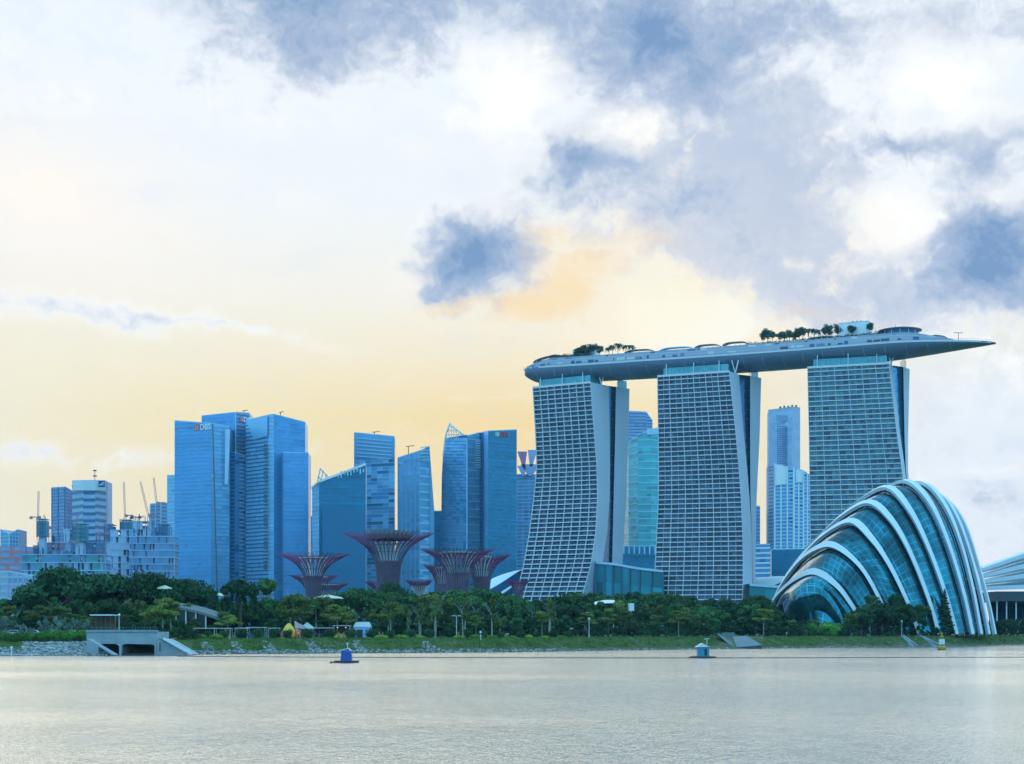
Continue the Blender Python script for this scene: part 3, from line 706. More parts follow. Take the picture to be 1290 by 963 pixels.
# rooftop detail on the dome
# second, shallow dome at the frame edge
ribs2 = []
for i, (py, ext) in enumerate(((714, 0), (699, 1), (690, 2), (686, 3), (688, 4))):
    pass
Rf = lambda a, b, c: RP(*[(1240+k*18, lerp(a, b, math.sin(min(1, k/7)*math.pi/2))+0.0, c-k*2) for k in range(9)])
root2 = thing('conservatory', (X(1300, 700), 700, 4.0), 'low white ribbed glasshouse cut by the frame beyond the tall dome', 'glasshouse')
def band(name, pl, pr, th, D, m):
    mb = MB(); rows = []
    for k in range(17):
        u = k/16; px = 1238+u*170; py = lerp(pl, pr, math.sin(u*math.pi/2*0.9)); a = P(px, py, D+8*u)
        rows.append([a+Vector((0, 0, -th)), a+Vector((0, 0, -0.0)), a+Vector((0, 4, 0.8)), a+Vector((0, 4, -th))])
    mb.grid(rows, 0, True); mb.face(rows[0][::-1]); mb.face(rows[-1]); return mb.build(name, m, root2)
def gl(pl, pr, pl2, pr2, D, D2):
    rows = []
    for k in range(17):
        u = k/16; s_ = math.sin(u*math.pi/2*0.9); a = P(1238+u*170, lerp(pl, pr, s_), D+8*u); b = P(1238+u*170, lerp(pl2, pr2, s_), D2+8*u)
        rows.append([a.lerp(b, j/4)+Vector((0, -2.0*math.sin(math.pi*j/4), 0)) for j in range(5)])
    uv_grid('glass_shell', rows, DG, root2, 2.6, 3.0)
bs = [(716, 672, 2.7, 740), (724, 692, 2.2, 730), (731, 712, 2.2, 720), (739, 734, 1.8, 710)]
for pl, pr, th, D in bs: band('rib', pl, pr, th, D, RIB)
for (a, b, _, D), (c, d, _, D2) in zip(bs, bs[1:]): gl(a+4, b+8, c, d, D, D2)
mb = MB(); c0 = P(1246, 745, 700); c1 = P(1420, 747, 700); mb.prism([(c0.x, 690), (c1.x, 690), (c1.x, 730), (c0.x, 730)], Z(758, 700), Z(746, 700)); mb.build('canopy', mat('dark_canopy', (0.03, 0.05, 0.07), 0.5), root2)
rows = [[P(1246+k*12, 758, 722), P(1246+k*12, 775, 720), P(1246+k*12, 798, 718)] for k in range(15)]
uv_grid('glass_wall', rows, DG, root2, 3, 3)
for px in (1256, 1268, 1280, 1302, 1325, 1350):
    mb = MB(); a = P(px, 757, 692); mb.bar((a.x, a.y, 3.6), a, 0.45); mb.build('column', RIB, root2)

# ------------------------------------------------------------------ financial district
def tower(label, corners, styles, name='office_tower', cat='skyscraper', back=38, floors=None, zb=ZB, group=None, extra=None):
    """corners: (px, py_top, D) of the visible upright edges, left to right; styles: one per visible face"""
    tops = [P(*c) for c in corners]; c0 = sum((Vector((t.x, t.y, 0)) for t in tops), Vector())/len(tops)
    root = thing(name, (c0.x, c0.y+back/2, zb), label, cat, group)
    rnd = random.Random(len(label)*7+int(corners[0][0]))
    for a, b, st in zip(tops, tops[1:], styles):
        n = Vector((b.y-a.y, -(b.x-a.x), 0)).normalized(); L_ = math.hypot(b.x-a.x, b.y-a.y); H_ = max(a.z, b.z)-zb
        fh = st.get('fh', 4.2); nf = max(2, int(H_/fh)); nb = max(1, int(L_/st.get('bay', 4.5))); mats = st['g']; wts = st.get('w', (6, 2.2, 2.0, 0.8))
        def q(u, z, out=0.0): return Vector((a.x+(b.x-a.x)*u, a.y+(b.y-a.y)*u, z))+n*out
        def topz(u): return a.z+(b.z-a.z)*u
        mb = MB()
        for i in range(nf):
            z0 = zb+H_*i/nf; z1 = zb+H_*(i+1)/nf; run = 0; rowbias = rnd.choices((0, 1, 2, 3), wts)[0]
            for j in range(nb):
                u0, u1 = j/nb, (j+1)/nb; ta, tb = topz(u0), topz(u1)
                if z0 >= max(ta, tb)-0.05: continue
                if rnd.random() < st.get('chop', 0.35): run = rnd.choices((0, 1, 2, 3), wts)[0]
                m = rowbias if rnd.random() < st.get('row', 0.35) else run
                mb.face([q(u0, min(z0, ta)), q(u1, min(z0, tb)), q(u1, min(z1, tb)), q(u0, min(z1, ta))], m)
        mats = list(mats)
        if st.get('band'):
            mats = mats[:4]+[st['band']]; every = st.get('every', 1); bw = st.get('bw', 0.3)*fh
            for i in range(0, nf, every):
                z0 = zb+H_*i/nf
                if z0 < zb+2: continue
                u1 = 1.0
                if z0+bw > min(a.z, b.z):
                    if abs(a.z-b.z) < 0.5: continue
                    uu = (z0+bw-a.z)/(b.z-a.z); uu = min(max(uu, 0), 1)
                    ua, ub = (uu, 1) if b.z > a.z else (0, uu)
                else: ua, ub = 0, 1
                ua += st.get('in0', 0); ub -= st.get('in1', 0)
                if ub-ua < 0.02: continue
                o_ = st.get('out', 0.3)
                mb.grid([[q(ua, z0, 0.01), q(ub, z0, 0.01)], [q(ua, z0, o_), q(ub, z0, o_)], [q(ua, z0+bw, o_), q(ub, z0+bw, o_)], [q(ua, z0+bw, 0.01), q(ub, z0+bw, 0.01)]], 4)
        mb.build('curtain_wall', mats, root)
        if st.get('mull'):
            mb = MB(); k = st.get('mn', 6)
            for j in range(k+1):
                u = min(max(j/k, 0.006), 0.994); w = st.get('mw', 0.5)
                mb.bar(q(u, zb, 0.35), q(u, topz(u)-0.2, 0.35), w, 0.5)
            mb.build('mullion', st['mull'], root)
    # hidden sides, roof, plant
    A, B = tops[0], tops[-1]; bk = [Vector((A.x+back*0.12, A.y+back, A.z)), Vector((B.x-back*0.05, B.y+back, B.z))]
    mb = MB()
    for a, b in ((A, bk[0]), (bk[0], bk[1]), (bk[1], B)): mb.face([(a.x, a.y, zb), (b.x, b.y, zb), b, a])
    mb.build('rear_wall', styles[0]['g'][1], root)
    mb = MB(); mb.face([t-Vector((0, 0, 0.4)) for t in tops]+[bk[1]-Vector((0, 0, .4)), bk[0]-Vector((0, 0, .4))]); mb.build('roof', grey, root)
    mb = MB()
    for a, b in zip(tops, tops[1:]): mb.bar(a+Vector((0, 0.3, 0)), b+Vector((0, 0.3, 0)), 0.7, 0.9)
    mb.build('coping', BAND_L if not extra else extra, root)
    return root
def st(g, band=None, **k): d = dict(g=g); d['band'] = band; d.update(k); return d
def roof_unit(parent, px, py, D, w, hgt, m=grey, name='plant_room'):
    a = P(px, py, D); mb = MB(); mb.box((a.x, a.y+14, a.z-0.2+hgt/2-1), (w, 12, hgt+2)); return mb.build(name, m, parent)
def maint_crane(parent, px, py, D, w=7, h=3):
    a = P(px, py, D); mb = MB(); mb.bar((a.x, a.y+8, a.z-1), (a.x, a.y+8, a.z+h), 0.8); mb.bar((a.x-w*0.3, a.y+8, a.z+h), (a.x+w*0.7, a.y+8, a.z+h+1), 0.7); return mb.build('cleaning_crane', dkgrey, parent)

# lettering
def letters(parent, text, px, py, D, height, m, tilt=(0, 0), depth=0.4, name='lettering'):
    cu = bpy.data.curves.new(name, 'FONT'); cu.body = text; cu.size = height*1.38; cu.extrude = depth/2; cu.align_x = 'LEFT'; cu.offset = height*0.025
    tmp = bpy.data.objects.new(name, cu); COL.objects.link(tmp)
    dg = bpy.context.evaluated_depsgraph_get(); me = bpy.data.meshes.new_from_object(tmp.evaluated_get(dg)); bpy.data.objects.remove(tmp)
    me.materials.clear(); me.materials.append(m); o = bpy.data.objects.new(name, me); COL.objects.link(o); o.parent = parent
    p = P(px, py, D)-OFF[parent.name]; o.location = p; o.rotation_euler = (R(90), 0, tilt[0]); return o
SIGNW = mat('sign_white', (0.8, 0.82, 0.84), 0.5, var=0.02); SIGNR = mat('sign_red', (0.62, 0.03, 0.05), 0.5, var=0.03)
def on_face(a, b, px, py):
    """point and heading on the vertical face between two photo corners (px, D)"""
    A = Vector((X(a[0], a[1]), a[1])); B = Vector((X(b[0], b[1]), b[1])); k = (px-CX)/F
    u = (k*A.y-A.x)/((B.x-A.x)-k*(B.y-A.y)); D = A.y+(B.y-A.y)*u; return D-1.0, math.atan2(B.y-A.y, B.x-A.x)
def emblem(parent, px, py, D, size, ang=0.0):
    p = P(px, py, D); mb = MB(); d = Vector((math.cos(ang), math.sin(ang), 0)); z = Vector((0, 0, 1)); n = Vector((d.y, -d.x, 0))
    def quad(c, w, o_, m): mb.face([c-d*w-z*w+n*o_, c+d*w-z*w+n*o_, c+d*w+z*w+n*o_, c-d*w+z*w+n*o_], m)
    quad(p, size/2, 0.1, 0)
    for k in range(4):      # white four-blade star inside the red square
        a = math.pi/4+k*math.pi/2; u = d*math.cos(a)+z*math.sin(a); v = -d*math.sin(a)+z*math.cos(a)
        mb.face([p+n*0.2+u*size*0.06, p+n*0.2+u*size*0.30+v*size*0.08, p+n*0.2+u*size*0.52, p+n*0.2+u*size*0.30-v*size*0.08], 1)
    return mb.build('emblem', [SIGNR, SIGNW], parent)

# --- the twin bank towers
r = tower('blue glass bank tower carrying the rear sign, behind the front signed slab', [(254, 524, 1790), (297, 519.5, 1760), (314.5, 520.5, 1775)],
          [st(GL_BLUE, BAND_B, bw=0.22), st([GL_GREY[0], GL_BLUE[0], GL_BLUE[1], GL_GREY[1]], BAND_D, bw=0.3)])
D_, an = on_face((297, 1760), (314.5, 1775), 304.5, 530); emblem(r, 304.5, 529, D_, 5.0, an); letters(r, 'DBS', 306.6, 531.4, on_face((297, 1760), (314.5, 1775), 306.6, 0)[0], 5.4, SIGNW, (an, 0)); maint_crane(r, 306, 519, 1775, 6, 2)
mb = MB(); a = P(297, 519.5, 1759); mb.bar((a.x, a.y, ZB), a, 0.8); mb.build('corner_fin', BAND_L, r)
r = tower('tallest pale blue glass slab carrying the front bank sign near its top', [(220, 530, 1740), (266, 533.5, 1715), (289, 537.5, 1730)],
          [st(GL_BLUE, BAND_B, bw=0.28, row=0.6, chop=0.15), st(GL_LBLUE, BAND_B, bw=0.18)])
D_, an = on_face((220, 1740), (266, 1715), 248, 0); emblem(r, 248, 539, D_, 6.4, an); letters(r, 'DBS', 251.6, 542.0, on_face((220, 1740), (266, 1715), 251.6, 0)[0], 6.4, SIGNW, (an, 0))
mb = MB(); mb.grid([[P(lerp(267.2, 274, k/20), lerp(534, 790, k/20), 1713), P(lerp(268.6, 275.6, k/20), lerp(534, 790, k/20), 1713)] for k in range(21)]); mb.build('dark_joint', dkgrey, r)
mb = MB(); mb.grid([[P(lerp(284, 283, k/8), lerp(541, 610, k/8), 1722), P(lerp(290, 287, k/8), lerp(541, 610, k/8), 1722)] for k in range(9)]); mb.build('pale_strip', BAND_L, r)  # pale strip down the upper corner of the tower
r = tower('dark blue return wing beneath the rear bank tower', [(289, 570, 1742), (296, 570, 1738), (310.5, 575, 1752)], [st(GL_DTEAL, BAND_B, bw=0.3), st([GL_BLUE[1], GL_DTEAL[0], GL_GREY[1], GL_BLUE[0]], BAND_L, bw=0.22, in0=0.35)])
r = tower('blue glass tower with a pale striped flank and a gabled crown', [(309.5, 530, 1745), (338, 523, 1715), (345, 522, 1712), (384.5, 532, 1735)],
          [st(GL_LBLUE, BAND_D, bw=0.32), st(GL_LBLUE, BAND_B, bw=0.2), st(GL_BLUE, BAND_B, bw=0.2)])
mb = MB(); mb.grid([[P(310, 531, 1744), P(311, 557, 1744)], [P(337, 524, 1713.5), P(337, 549, 1713.5)]]); mb.build('crown_panel', GL_LBLUE[0], r)
mb = MB()
for k in range(38):
    py = 561+k*4.2; a = P(334.5, py, 1712); mb.box((a.x, a.y, a.z), (4.2, 1.0, 2.0))
mb.build('balcony', dkgrey, r); maint_crane(r, 352, 521, 1720, 5, 2)
r = tower('lower stepped blue wing attached beside the gabled tower', [(355.5, 570, 1706), (388.5, 570.5, 1712)], [st(GL_BLUE, BAND_B, bw=0.2)])
mb = MB(); a = P(355.5, 570, 1705); mb.bar((a.x, a.y, ZB), a, 1.2); mb.build('dark_edge_bar', BAND_D, r)  # dark bar along the upright edge of the wing
tower('slim pale banded tower peeking out behind the slab with the front bank sign', [(210.5, 599, 1820), (222, 599, 1815)], [st(GL_LBLUE, BAND_L, bw=0.3, row=0.6)])
tower('thin dark sliver of tower in the gap beside the slanted roof block', [(386, 651, 1900), (396, 651, 1900)], [st(GL_TEAL, BAND_B)])
# --- slanted teal block
r = tower('teal glass block with a roof slanting up to a pale ridge', [(393, 615, 1650), (402, 607, 1635), (460.5, 585, 1650)],
          [st(GL_LBLUE, BAND_B, bw=0.15), st(GL_TEAL, BAND_T, bw=0.18)], extra=white)
mb = MB()
for k in range(9):
    px = 426+k*4; a = P(px, 598-k*1.2, 1641); mb.box((a.x, a.y-0.6, a.z-random.uniform(0, 4)), (1.4, 0.5, random.uniform(3, 8)))
mb.build('bright_panel', BAND_L, r)
mb = MB(); rows = [[P(406+k*5.4, 638+0.16*k*k*0.6, 1629), P(406+k*5.4, 796, 1629)] for k in range(11)]; mb.grid(rows); mb.build('lower_volume', GL_DTEAL[0], r)
mb = MB(); mb.bar(P(393, 615, 1650), P(402, 607, 1635), 2.0); mb.bar(P(402, 607, 1634), P(460.5, 585, 1649), 2.2); mb.build('ridge', white, r)
a = P(407, 610, 1700); r = thing('roof_truss', (a.x, a.y, a.z-10), 'small triangular white truss poking up behind the slanted roof', 'truss')
mb = MB()
for p, q in (((399, 612), (403.5, 590.5)), ((403.5, 590.5), (416, 604)), ((399, 612), (416, 604)), ((401, 601), (408, 609)), ((407, 594), (403, 612)), ((411, 598), (409, 609))):
    mb.bar(P(*p, 1700), P(*q, 1700), 1.3)
mb.build('lattice', offwhite, r)
# --- chequered tower
r = tower('blue tower with a chequered brick-like pattern of light floors', [(446, 545, 1790), (497, 550, 1770)],
          [st([GL_STEEL[0], GL_BLUE[1], GL_LBLUE[0], GL_DTEAL[0]], BAND_L, bw=0.12, bay=7, w=(4, 3, 2.5, 1.5), chop=0.8, row=0.1, fh=4.0)])
mb = MB(); mb.grid([[P(446.3, 546, 1788.5), P(446.3, 575, 1788.5)], [P(496.6, 551, 1768.5), P(496.6, 577, 1768.5)]]); mb.build('plain_crown', GL_STEEL[0], r)
mb = MB()
for k in range(6): mb.bar(P(450, 552+k*4.6, 1785), P(493, 556+k*4.4, 1767), 0.9)
mb.build('crown_line', BAND_L, r); maint_crane(r, 471, 547, 1780, 9, 3)
# --- tapered tower
r = tower('slim steel blue tower with a sloping top and tapering flank', [(501, 577, 1725), (529, 568, 1705), (541, 562.5, 1715)],
          [st(GL_STEEL, BAND_B, bw=0.12, mull=BAND_L, mn=5, mw=0.35), st([GL_STEEL[0], GL_LBLUE[0], GL_BLUE[0], GL_STEEL[1]], BAND_L, bw=0.35, every=2)])
mb = MB(); mb.face([P(541, 562, 1714), P(547, 642, 1714), P(547, 797, 1714), P(541, 797, 1714)]); mb.build('sloping_flank', GL_STEEL[1], r); maint_crane(r, 514, 571, 1715, 9, 8)
mb = MB()
for k in range(5): mb.bar(P(530, 564+k*4, 1703), P(541, 563+k*4, 1713), 1.0)
mb.build('crown_louvre', BAND_L, r)
tower('low dark teal block between the tapered tower and the sail shaped tower', [(540, 644, 1900), (562, 644, 1900)], [st(GL_TEAL, BAND_T)])
# --- sail tower: curved left edge
a0 = [(533, 567), (542, 564), (555, 560.5), (575, 558), (600, 556.5), (640, 556), (797, 555.5)]
r = thing('sail_tower', (X(585, 1740), 1760, ZB), 'pointed sail shaped tower with a curved edge and openwork crest', 'skyscraper')
def leftx(py): return interp(a0, py)
def righttop(px): return interp([(567, 533), (571, 538), (580, 545), (588, 551)], px)
mb = MB(); rnd = random.Random(5); NR = 64
for i in range(NR):
    p0, p1 = lerp(552, 797, i/NR), lerp(552, 797, (i+1)/NR)
    for j in range(7):
        def xx(u, py): return lerp(leftx(py), 588, u)
        mb.face([P(xx(j/7, p1), p1, 1745-30*j/7), P(xx((j+1)/7, p1), p1, 1745-30*(j+1)/7), P(xx((j+1)/7, p0), p0, 1745-30*(j+1)/7), P(xx(j/7, p0), p0, 1745-30*j/7)], rnd.choices((0, 1, 2, 3), (5, 2, 2, 1))[0])
mb.build('curtain_wall', [GL_LBLUE[0], GL_LBLUE[2], GL_BLUE[2], GL_STEEL[2]], r)
mb = MB()
for k in range(9):
    px = lerp(562.5, 587, k/8); y0 = righttop(max(px, 567)) if px > 567 else interp([(562.5, 545), (567, 533)], px); mb.bar(P(px, y0, 1740-20*k/8), P(px, 553, 1740-20*k/8), 0.8)
for py in (538, 543, 548):
    x1 = interp([(533, 567), (538, 571), (545, 580), (551, 588)], py); mb.bar(P(leftx(py), py, 1743), P(x1, py, 1728), 0.8)
pts = [(567, 533), (571, 538), (580, 545), (588, 551)]
for p, q in zip(pts, pts[1:]): mb.bar(P(*p, 1735), P(*q, 1720), 1.3)
for p, q in zip([(567, 533), (564.5, 540), (562, 547), (560.5, 555)], [(564.5, 540), (562, 547), (560.5, 555), (558, 575)]): mb.bar(P(*p, 1740), P(*q, 1742), 1.2)
mb.build('crest_lattice', offwhite, r)
mb = MB()
for i in range(0, 58, 1): py = 556+i*4.1; mb.bar(P(leftx(py)+0.4, py, 1744), P(588, py, 1714), 0.45)
mb.build('spandrel_strip', BAND_B, r)
mb = MB(); a, b = P(556, 552, 1745), P(588, 552, 1715); mb.prism([(a.x+4, a.y+1), (b.x, b.y+1), (b.x+2, b.y+45), (a.x+6, a.y+45)], ZB, Z(552, 1745)); mb.build('core', GL_DTEAL[0], r)
mb = MB(); a = P(588.3, 552, 1713); mb.bar((a.x, a.y, ZB), a, 1.0); mb.build('corner_fin', BAND_L, r)
r = tower('blue wing with ladder like openings between the sail tower and the dark teal bank block', [(589, 549, 1735), (604, 545, 1742), (613, 548, 1750)],
          [st(GL_STEEL, BAND_L, bw=0.18, every=2), st(GL_TEAL, BAND_B)])
mb = MB()
for k in range(12): a = P(602, 556+k*3.0, 1738); mb.box((a.x, a.y, a.z), (6, 1, 1.1))
mb.build('ladder_rung', BAND_L, r)
r = tower('dark teal bank block with a red and white sign at its top corner', [(592, 549, 1800), (615, 543, 1712), (651, 541.5, 1740)],
          [st(GL_BLUE, BAND_B, bw=0.15), st(GL_TEAL, BAND_T, bw=0.2, row=0.6)])
mb = MB(); a = P(615, 543, 1710); b = P(610, 544, 1725); mb.face([(b.x, b.y, ZB), (a.x, a.y, ZB), a, b]); mb.build('pale_corner', GL_LBLUE[2], r)
c = P(626.6, 547.3, on_face((615, 1712), (651, 1740), 626.6, 0)[0]-1); mb = MB()
for k in range(3):
    an = R(90+60*k); u = Vector((math.cos(an), 0, math.sin(an))); mb.bar(c-u*2.7, c+u*2.7, 1.0)
mb.build('emblem', SIGNW, r); D_, an = on_face((615, 1712), (651, 1740), 630, 0); letters(r, 'UBS', 630, 549.8, D_, 5.0, SIGNR, (an, 0))
# --- funnel roof tower
r = tower('glass tower crowned by purple and blue funnel canopies, beside the first hotel tower', [(651, 598, 1880), (690, 598, 1870)], [st(GL_STEEL, BAND_L, bw=0.25, mull=BAND_L, mn=5, mw=0.6, w=(4, 2, 3, 1))])
PUR = mat('pink_canopy', lin((176, 110, 150)), 0.5); PALE = mat('lilac_canopy', lin((150, 165, 205)), 0.5)
for (cx, y0, y1, x0, x1, m) in ((660, 588, 569, 652, 664, PUR), (669, 588, 567, 665, 677, PALE), (660, 600, 587, 652, 662, PALE), (668, 600, 585, 656, 681, PALE)):
    mb = MB(); rows = []
    for k in range(2):
        lo, hi = ((cx-1.5, y0), (x0, y1)) if k == 0 else ((cx+1.5, y0), (x1, y1))
        rows.append([P(lerp(lo[0], hi[0], j/6), lerp(lo[1], hi[1], (j/6)**1.0), 1872) for j in range(7)])
    mb.grid(rows); mb.grid([[p+Vector((0, 8, 0)) for p in q] for q in rows]); mb.grid([rows[0], [p+Vector((0, 8, 0)) for p in rows[0]]]); mb.grid([rows[1], [p+Vector((0, 8, 0)) for p in rows[1]]])
    mb.build('funnel_canopy', m, r)
# --- between hotel towers 1 and 2
tower('hazy purple brown tower top peeking over the rounded green tower', [(790, 518, 2150), (814, 519, 2150), (822, 530, 2150)], [st(GL_GREY, BAND_D), st(GL_GREY, BAND_D)])
cs = [(782, 572, 1930), (792, 557, 1890), (804, 548, 1870), (820, 541, 1865), (836, 538, 1875)]
r = tower('rounded pale green glass tower with bright floor bands between the first two hotel towers', cs, [st(GL_GREEN, BAND_L, bw=0.22, row=0.5, every=2)]*4)
mb = MB(); a0_, a1_ = P(815, 541, 1860), P(830, 539, 1868); mb.grid([[a0_, a1_], [Vector((a0_.x, a0_.y, Z(548, 1860))), Vector((a1_.x, a1_.y, Z(546, 1860)))]]); mb.build('bright_crown', BAND_L, r)
r = tower('square teal podium block with upright fins at the base of the rounded green tower', [(784, 688, 1700), (828, 688, 1695)], [st(GL_TEAL, None)])
for k in range(7):
    mb = MB(); a = P(786+k*6.5, 689, 1690); b = P(786+k*6.5, 698, 1690); mb.bar(b, a, 1.2); mb.build('fin', BAND_L, r)
mb = MB(); mb.bar(P(784, 699, 1693), P(828, 699, 1688), 1.5); mb.build('ledge', BAND_T, r)
# --- between hotel towers 2 and 3
WG = [mat('pale_tower_stone', lin((158, 178, 208)), 0.6, var=0.04), mat('pale_tower_stone_b', lin((150, 171, 203)), 0.6, var=0.04), mat('pale_tower_stone_c', lin((166, 186, 214)), 0.6, var=0.04), mat('pale_tower_stone_d', lin((140, 164, 198)), 0.6, var=0.04)]
r = tower('tall pale stone tower with one dark window panel in its upper half', [(968, 517, 1985), (998, 513, 1960), (1008, 514, 1990)], [st(WG, None), st(WG, None)], extra=grey)
mb = MB()
for i in range(24):
    for j in range(9):
        a = P(979.5+j*1.9, 538+i*2.7, 1966); mb.box((a.x, a.y-1, a.z), (1.25, 0.5, 1.5))
mb.build('window_panel', BAND_D, r)
mb = MB(); a = P(987, 527, 1966); mb.box((a.x, a.y-1, a.z), (18, 0.5, 7)); mb.build('louvre', GL_GREY[1], r)
for k in range(5):
    mb = MB(); a = P(984+k*5, 514-k*0.4, 1975); mb.box((a.x, a.y+6, a.z+1.0), (2.2, 2.2, 3+k % 2)); mb.build('roof_plant', dkgrey, r)
r = tower('white framed hotel slab with upright piers below the pale stone tower', [(967, 586, 1900), (976, 584, 1880), (1000, 590, 1870), (1012, 593, 1875), (1022, 600, 1880)],
          [st(WG, BAND_D, bw=0.3, in0=0.2, in1=0.2), st([GL_BLUE[0], GL_STEEL[0], GL_DTEAL[0], GL_BLUE[1]], BAND_L, bw=0.35, mull=white, mn=3, mw=1.6), st([GL_BLUE[0], GL_STEEL[0], GL_DTEAL[0], GL_BLUE[1]], BAND_L, bw=0.35, mull=white, mn=2, mw=1.6), st([GL_BLUE[0], GL_STEEL[0], GL_DTEAL[0], GL_BLUE[1]], BAND_L, bw=0.35, mull=white, mn=2, mw=1.6)])
mb = MB(); mb.grid([[P(976.5, 585, 1877), P(976.5, 612, 1877)], [P(1011, 593.5, 1869), P(1011, 607, 1869)]]); mb.build('blank_crown', white, r)
tower('low teal block with a white roof edge between the middle tower and the dome', [(972, 692, 1650), (1030, 691, 1640)], [st(GL_TEAL, None)], extra=white)
tower('thin blue tower right beside the middle hotel tower edge', [(944, 637, 1900), (957.5, 638, 1900)], [st(GL_STEEL, BAND_D, bw=0.3)])
r = tower('small block with bright white floor stripes beside the middle hotel tower foot', [(944, 686, 1600), (970.5, 686, 1590)], [st([GL_BLUE[0], GL_TEAL[0], GL_BLUE[1], GL_STEEL[0]], white, bw=0.35, fh=5.0)])

# ------------------------------------------------------------------ hazy blocks and building site, far bank; haze greyed into wall and net colours
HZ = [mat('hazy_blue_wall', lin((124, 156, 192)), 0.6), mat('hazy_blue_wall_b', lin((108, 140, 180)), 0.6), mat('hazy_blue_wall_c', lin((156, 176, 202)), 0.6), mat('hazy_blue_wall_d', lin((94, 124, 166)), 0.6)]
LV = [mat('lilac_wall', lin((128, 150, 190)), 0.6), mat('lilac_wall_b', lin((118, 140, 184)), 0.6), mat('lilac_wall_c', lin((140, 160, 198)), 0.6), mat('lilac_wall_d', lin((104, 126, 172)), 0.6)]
NETG = mat('green_safety_net', lin((76, 140, 156)), 0.8, var=0.3, vscale=0.1); NETB = mat('blue_safety_net', lin((92, 134, 176)), 0.8, var=0.3, vscale=0.1)
REDF = mat('red_formwork', lin((188, 122, 138)), 0.7, var=0.25, vscale=0.1); PINKR = mat('faded_red_roof', lin((186, 128, 138)), 0.8, var=0.15)
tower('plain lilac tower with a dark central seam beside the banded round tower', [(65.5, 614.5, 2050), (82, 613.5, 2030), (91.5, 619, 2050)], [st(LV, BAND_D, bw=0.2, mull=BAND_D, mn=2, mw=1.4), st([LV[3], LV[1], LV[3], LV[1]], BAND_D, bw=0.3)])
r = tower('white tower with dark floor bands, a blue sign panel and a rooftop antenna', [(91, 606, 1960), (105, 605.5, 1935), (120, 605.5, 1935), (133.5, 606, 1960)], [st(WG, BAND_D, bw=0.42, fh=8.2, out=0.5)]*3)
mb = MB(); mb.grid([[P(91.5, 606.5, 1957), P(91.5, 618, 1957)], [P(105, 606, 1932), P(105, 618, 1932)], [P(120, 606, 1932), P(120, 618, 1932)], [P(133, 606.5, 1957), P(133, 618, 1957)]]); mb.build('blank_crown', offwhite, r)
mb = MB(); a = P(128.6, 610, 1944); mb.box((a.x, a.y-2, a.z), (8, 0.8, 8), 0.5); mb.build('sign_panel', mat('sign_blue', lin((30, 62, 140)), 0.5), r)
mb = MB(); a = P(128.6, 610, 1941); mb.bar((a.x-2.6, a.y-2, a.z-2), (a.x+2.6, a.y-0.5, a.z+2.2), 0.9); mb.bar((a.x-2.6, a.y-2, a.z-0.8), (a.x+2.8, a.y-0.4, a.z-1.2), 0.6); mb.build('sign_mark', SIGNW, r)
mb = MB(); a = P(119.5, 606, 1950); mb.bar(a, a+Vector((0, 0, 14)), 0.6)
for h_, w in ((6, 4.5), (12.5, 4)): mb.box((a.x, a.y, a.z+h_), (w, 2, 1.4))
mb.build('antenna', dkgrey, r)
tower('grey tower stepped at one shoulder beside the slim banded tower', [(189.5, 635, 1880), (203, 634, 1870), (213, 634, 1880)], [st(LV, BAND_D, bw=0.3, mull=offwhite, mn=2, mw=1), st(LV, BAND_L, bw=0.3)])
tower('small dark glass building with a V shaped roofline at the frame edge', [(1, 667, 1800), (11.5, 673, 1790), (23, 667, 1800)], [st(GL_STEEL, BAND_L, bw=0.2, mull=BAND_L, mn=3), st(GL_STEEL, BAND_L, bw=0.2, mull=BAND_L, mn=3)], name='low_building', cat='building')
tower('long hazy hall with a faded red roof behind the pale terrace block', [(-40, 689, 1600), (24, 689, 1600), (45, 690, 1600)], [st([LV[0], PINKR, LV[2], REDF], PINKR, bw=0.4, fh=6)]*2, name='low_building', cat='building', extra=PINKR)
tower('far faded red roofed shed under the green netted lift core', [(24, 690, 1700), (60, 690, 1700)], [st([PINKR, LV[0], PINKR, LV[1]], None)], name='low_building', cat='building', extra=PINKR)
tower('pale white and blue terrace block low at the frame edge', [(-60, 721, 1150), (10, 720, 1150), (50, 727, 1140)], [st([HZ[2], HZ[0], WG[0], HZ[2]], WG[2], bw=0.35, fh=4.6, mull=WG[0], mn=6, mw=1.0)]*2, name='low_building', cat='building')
def site_core(px0, px1, py0, py1, m, label, shaft=True):
    c = P((px0+px1)/2, py1, 1500); r = thing('lift_core', (c.x, c.y, ZB), label, 'lift core', 'lift cores on the building site')
    a, b = P(px0, py0, 1500), P(px1, py0, 1500); w = b.x-a.x
    mb = MB(); mb.box(((a.x+b.x)/2, 1507, (a.z+c.z)/2), (w, 12, a.z-c.z)); mb.build('safety_net', m, r)
    mb = MB(); mb.box(((a.x+b.x)/2, 1507, (c.z+ZB)/2), (w*0.62, 9, c.z-ZB)); mb.build('shaft', WG[2], r)
    mb = MB()
    for k in range(4): x = a.x+w*k/3; mb.bar((x, 1500.5, c.z-1), (x, 1500.5, a.z+2.5), 0.5)
    for k in range(5): z = lerp(c.z, a.z+1, k/4); mb.bar((a.x-0.4, 1500.3, z), (b.x+0.4, 1500.3, z), 0.5)
    mb.build('scaffold', BAND_D, r)
    mb = MB(); mb.box(((a.x+b.x)/2, 1507, a.z+1.4), (w*1.08, 13, 0.6)); mb.build('work_platform', dkgrey, r); return r
site_core(46, 57, 656, 676, NETG, 'narrow lift core wrapped in green net nearest the frame edge')
site_core(91, 107, 662, 682, NETG, 'widest green netted lift core standing in front of the banded white tower')
site_core(131, 142, 663, 680, NETB, 'blue netted lift core with bare concrete shaft beneath the thin red mast')
site_core(151, 163, 657, 673, NETG, 'green netted lift core topped by a grey box under the upright crane jib')
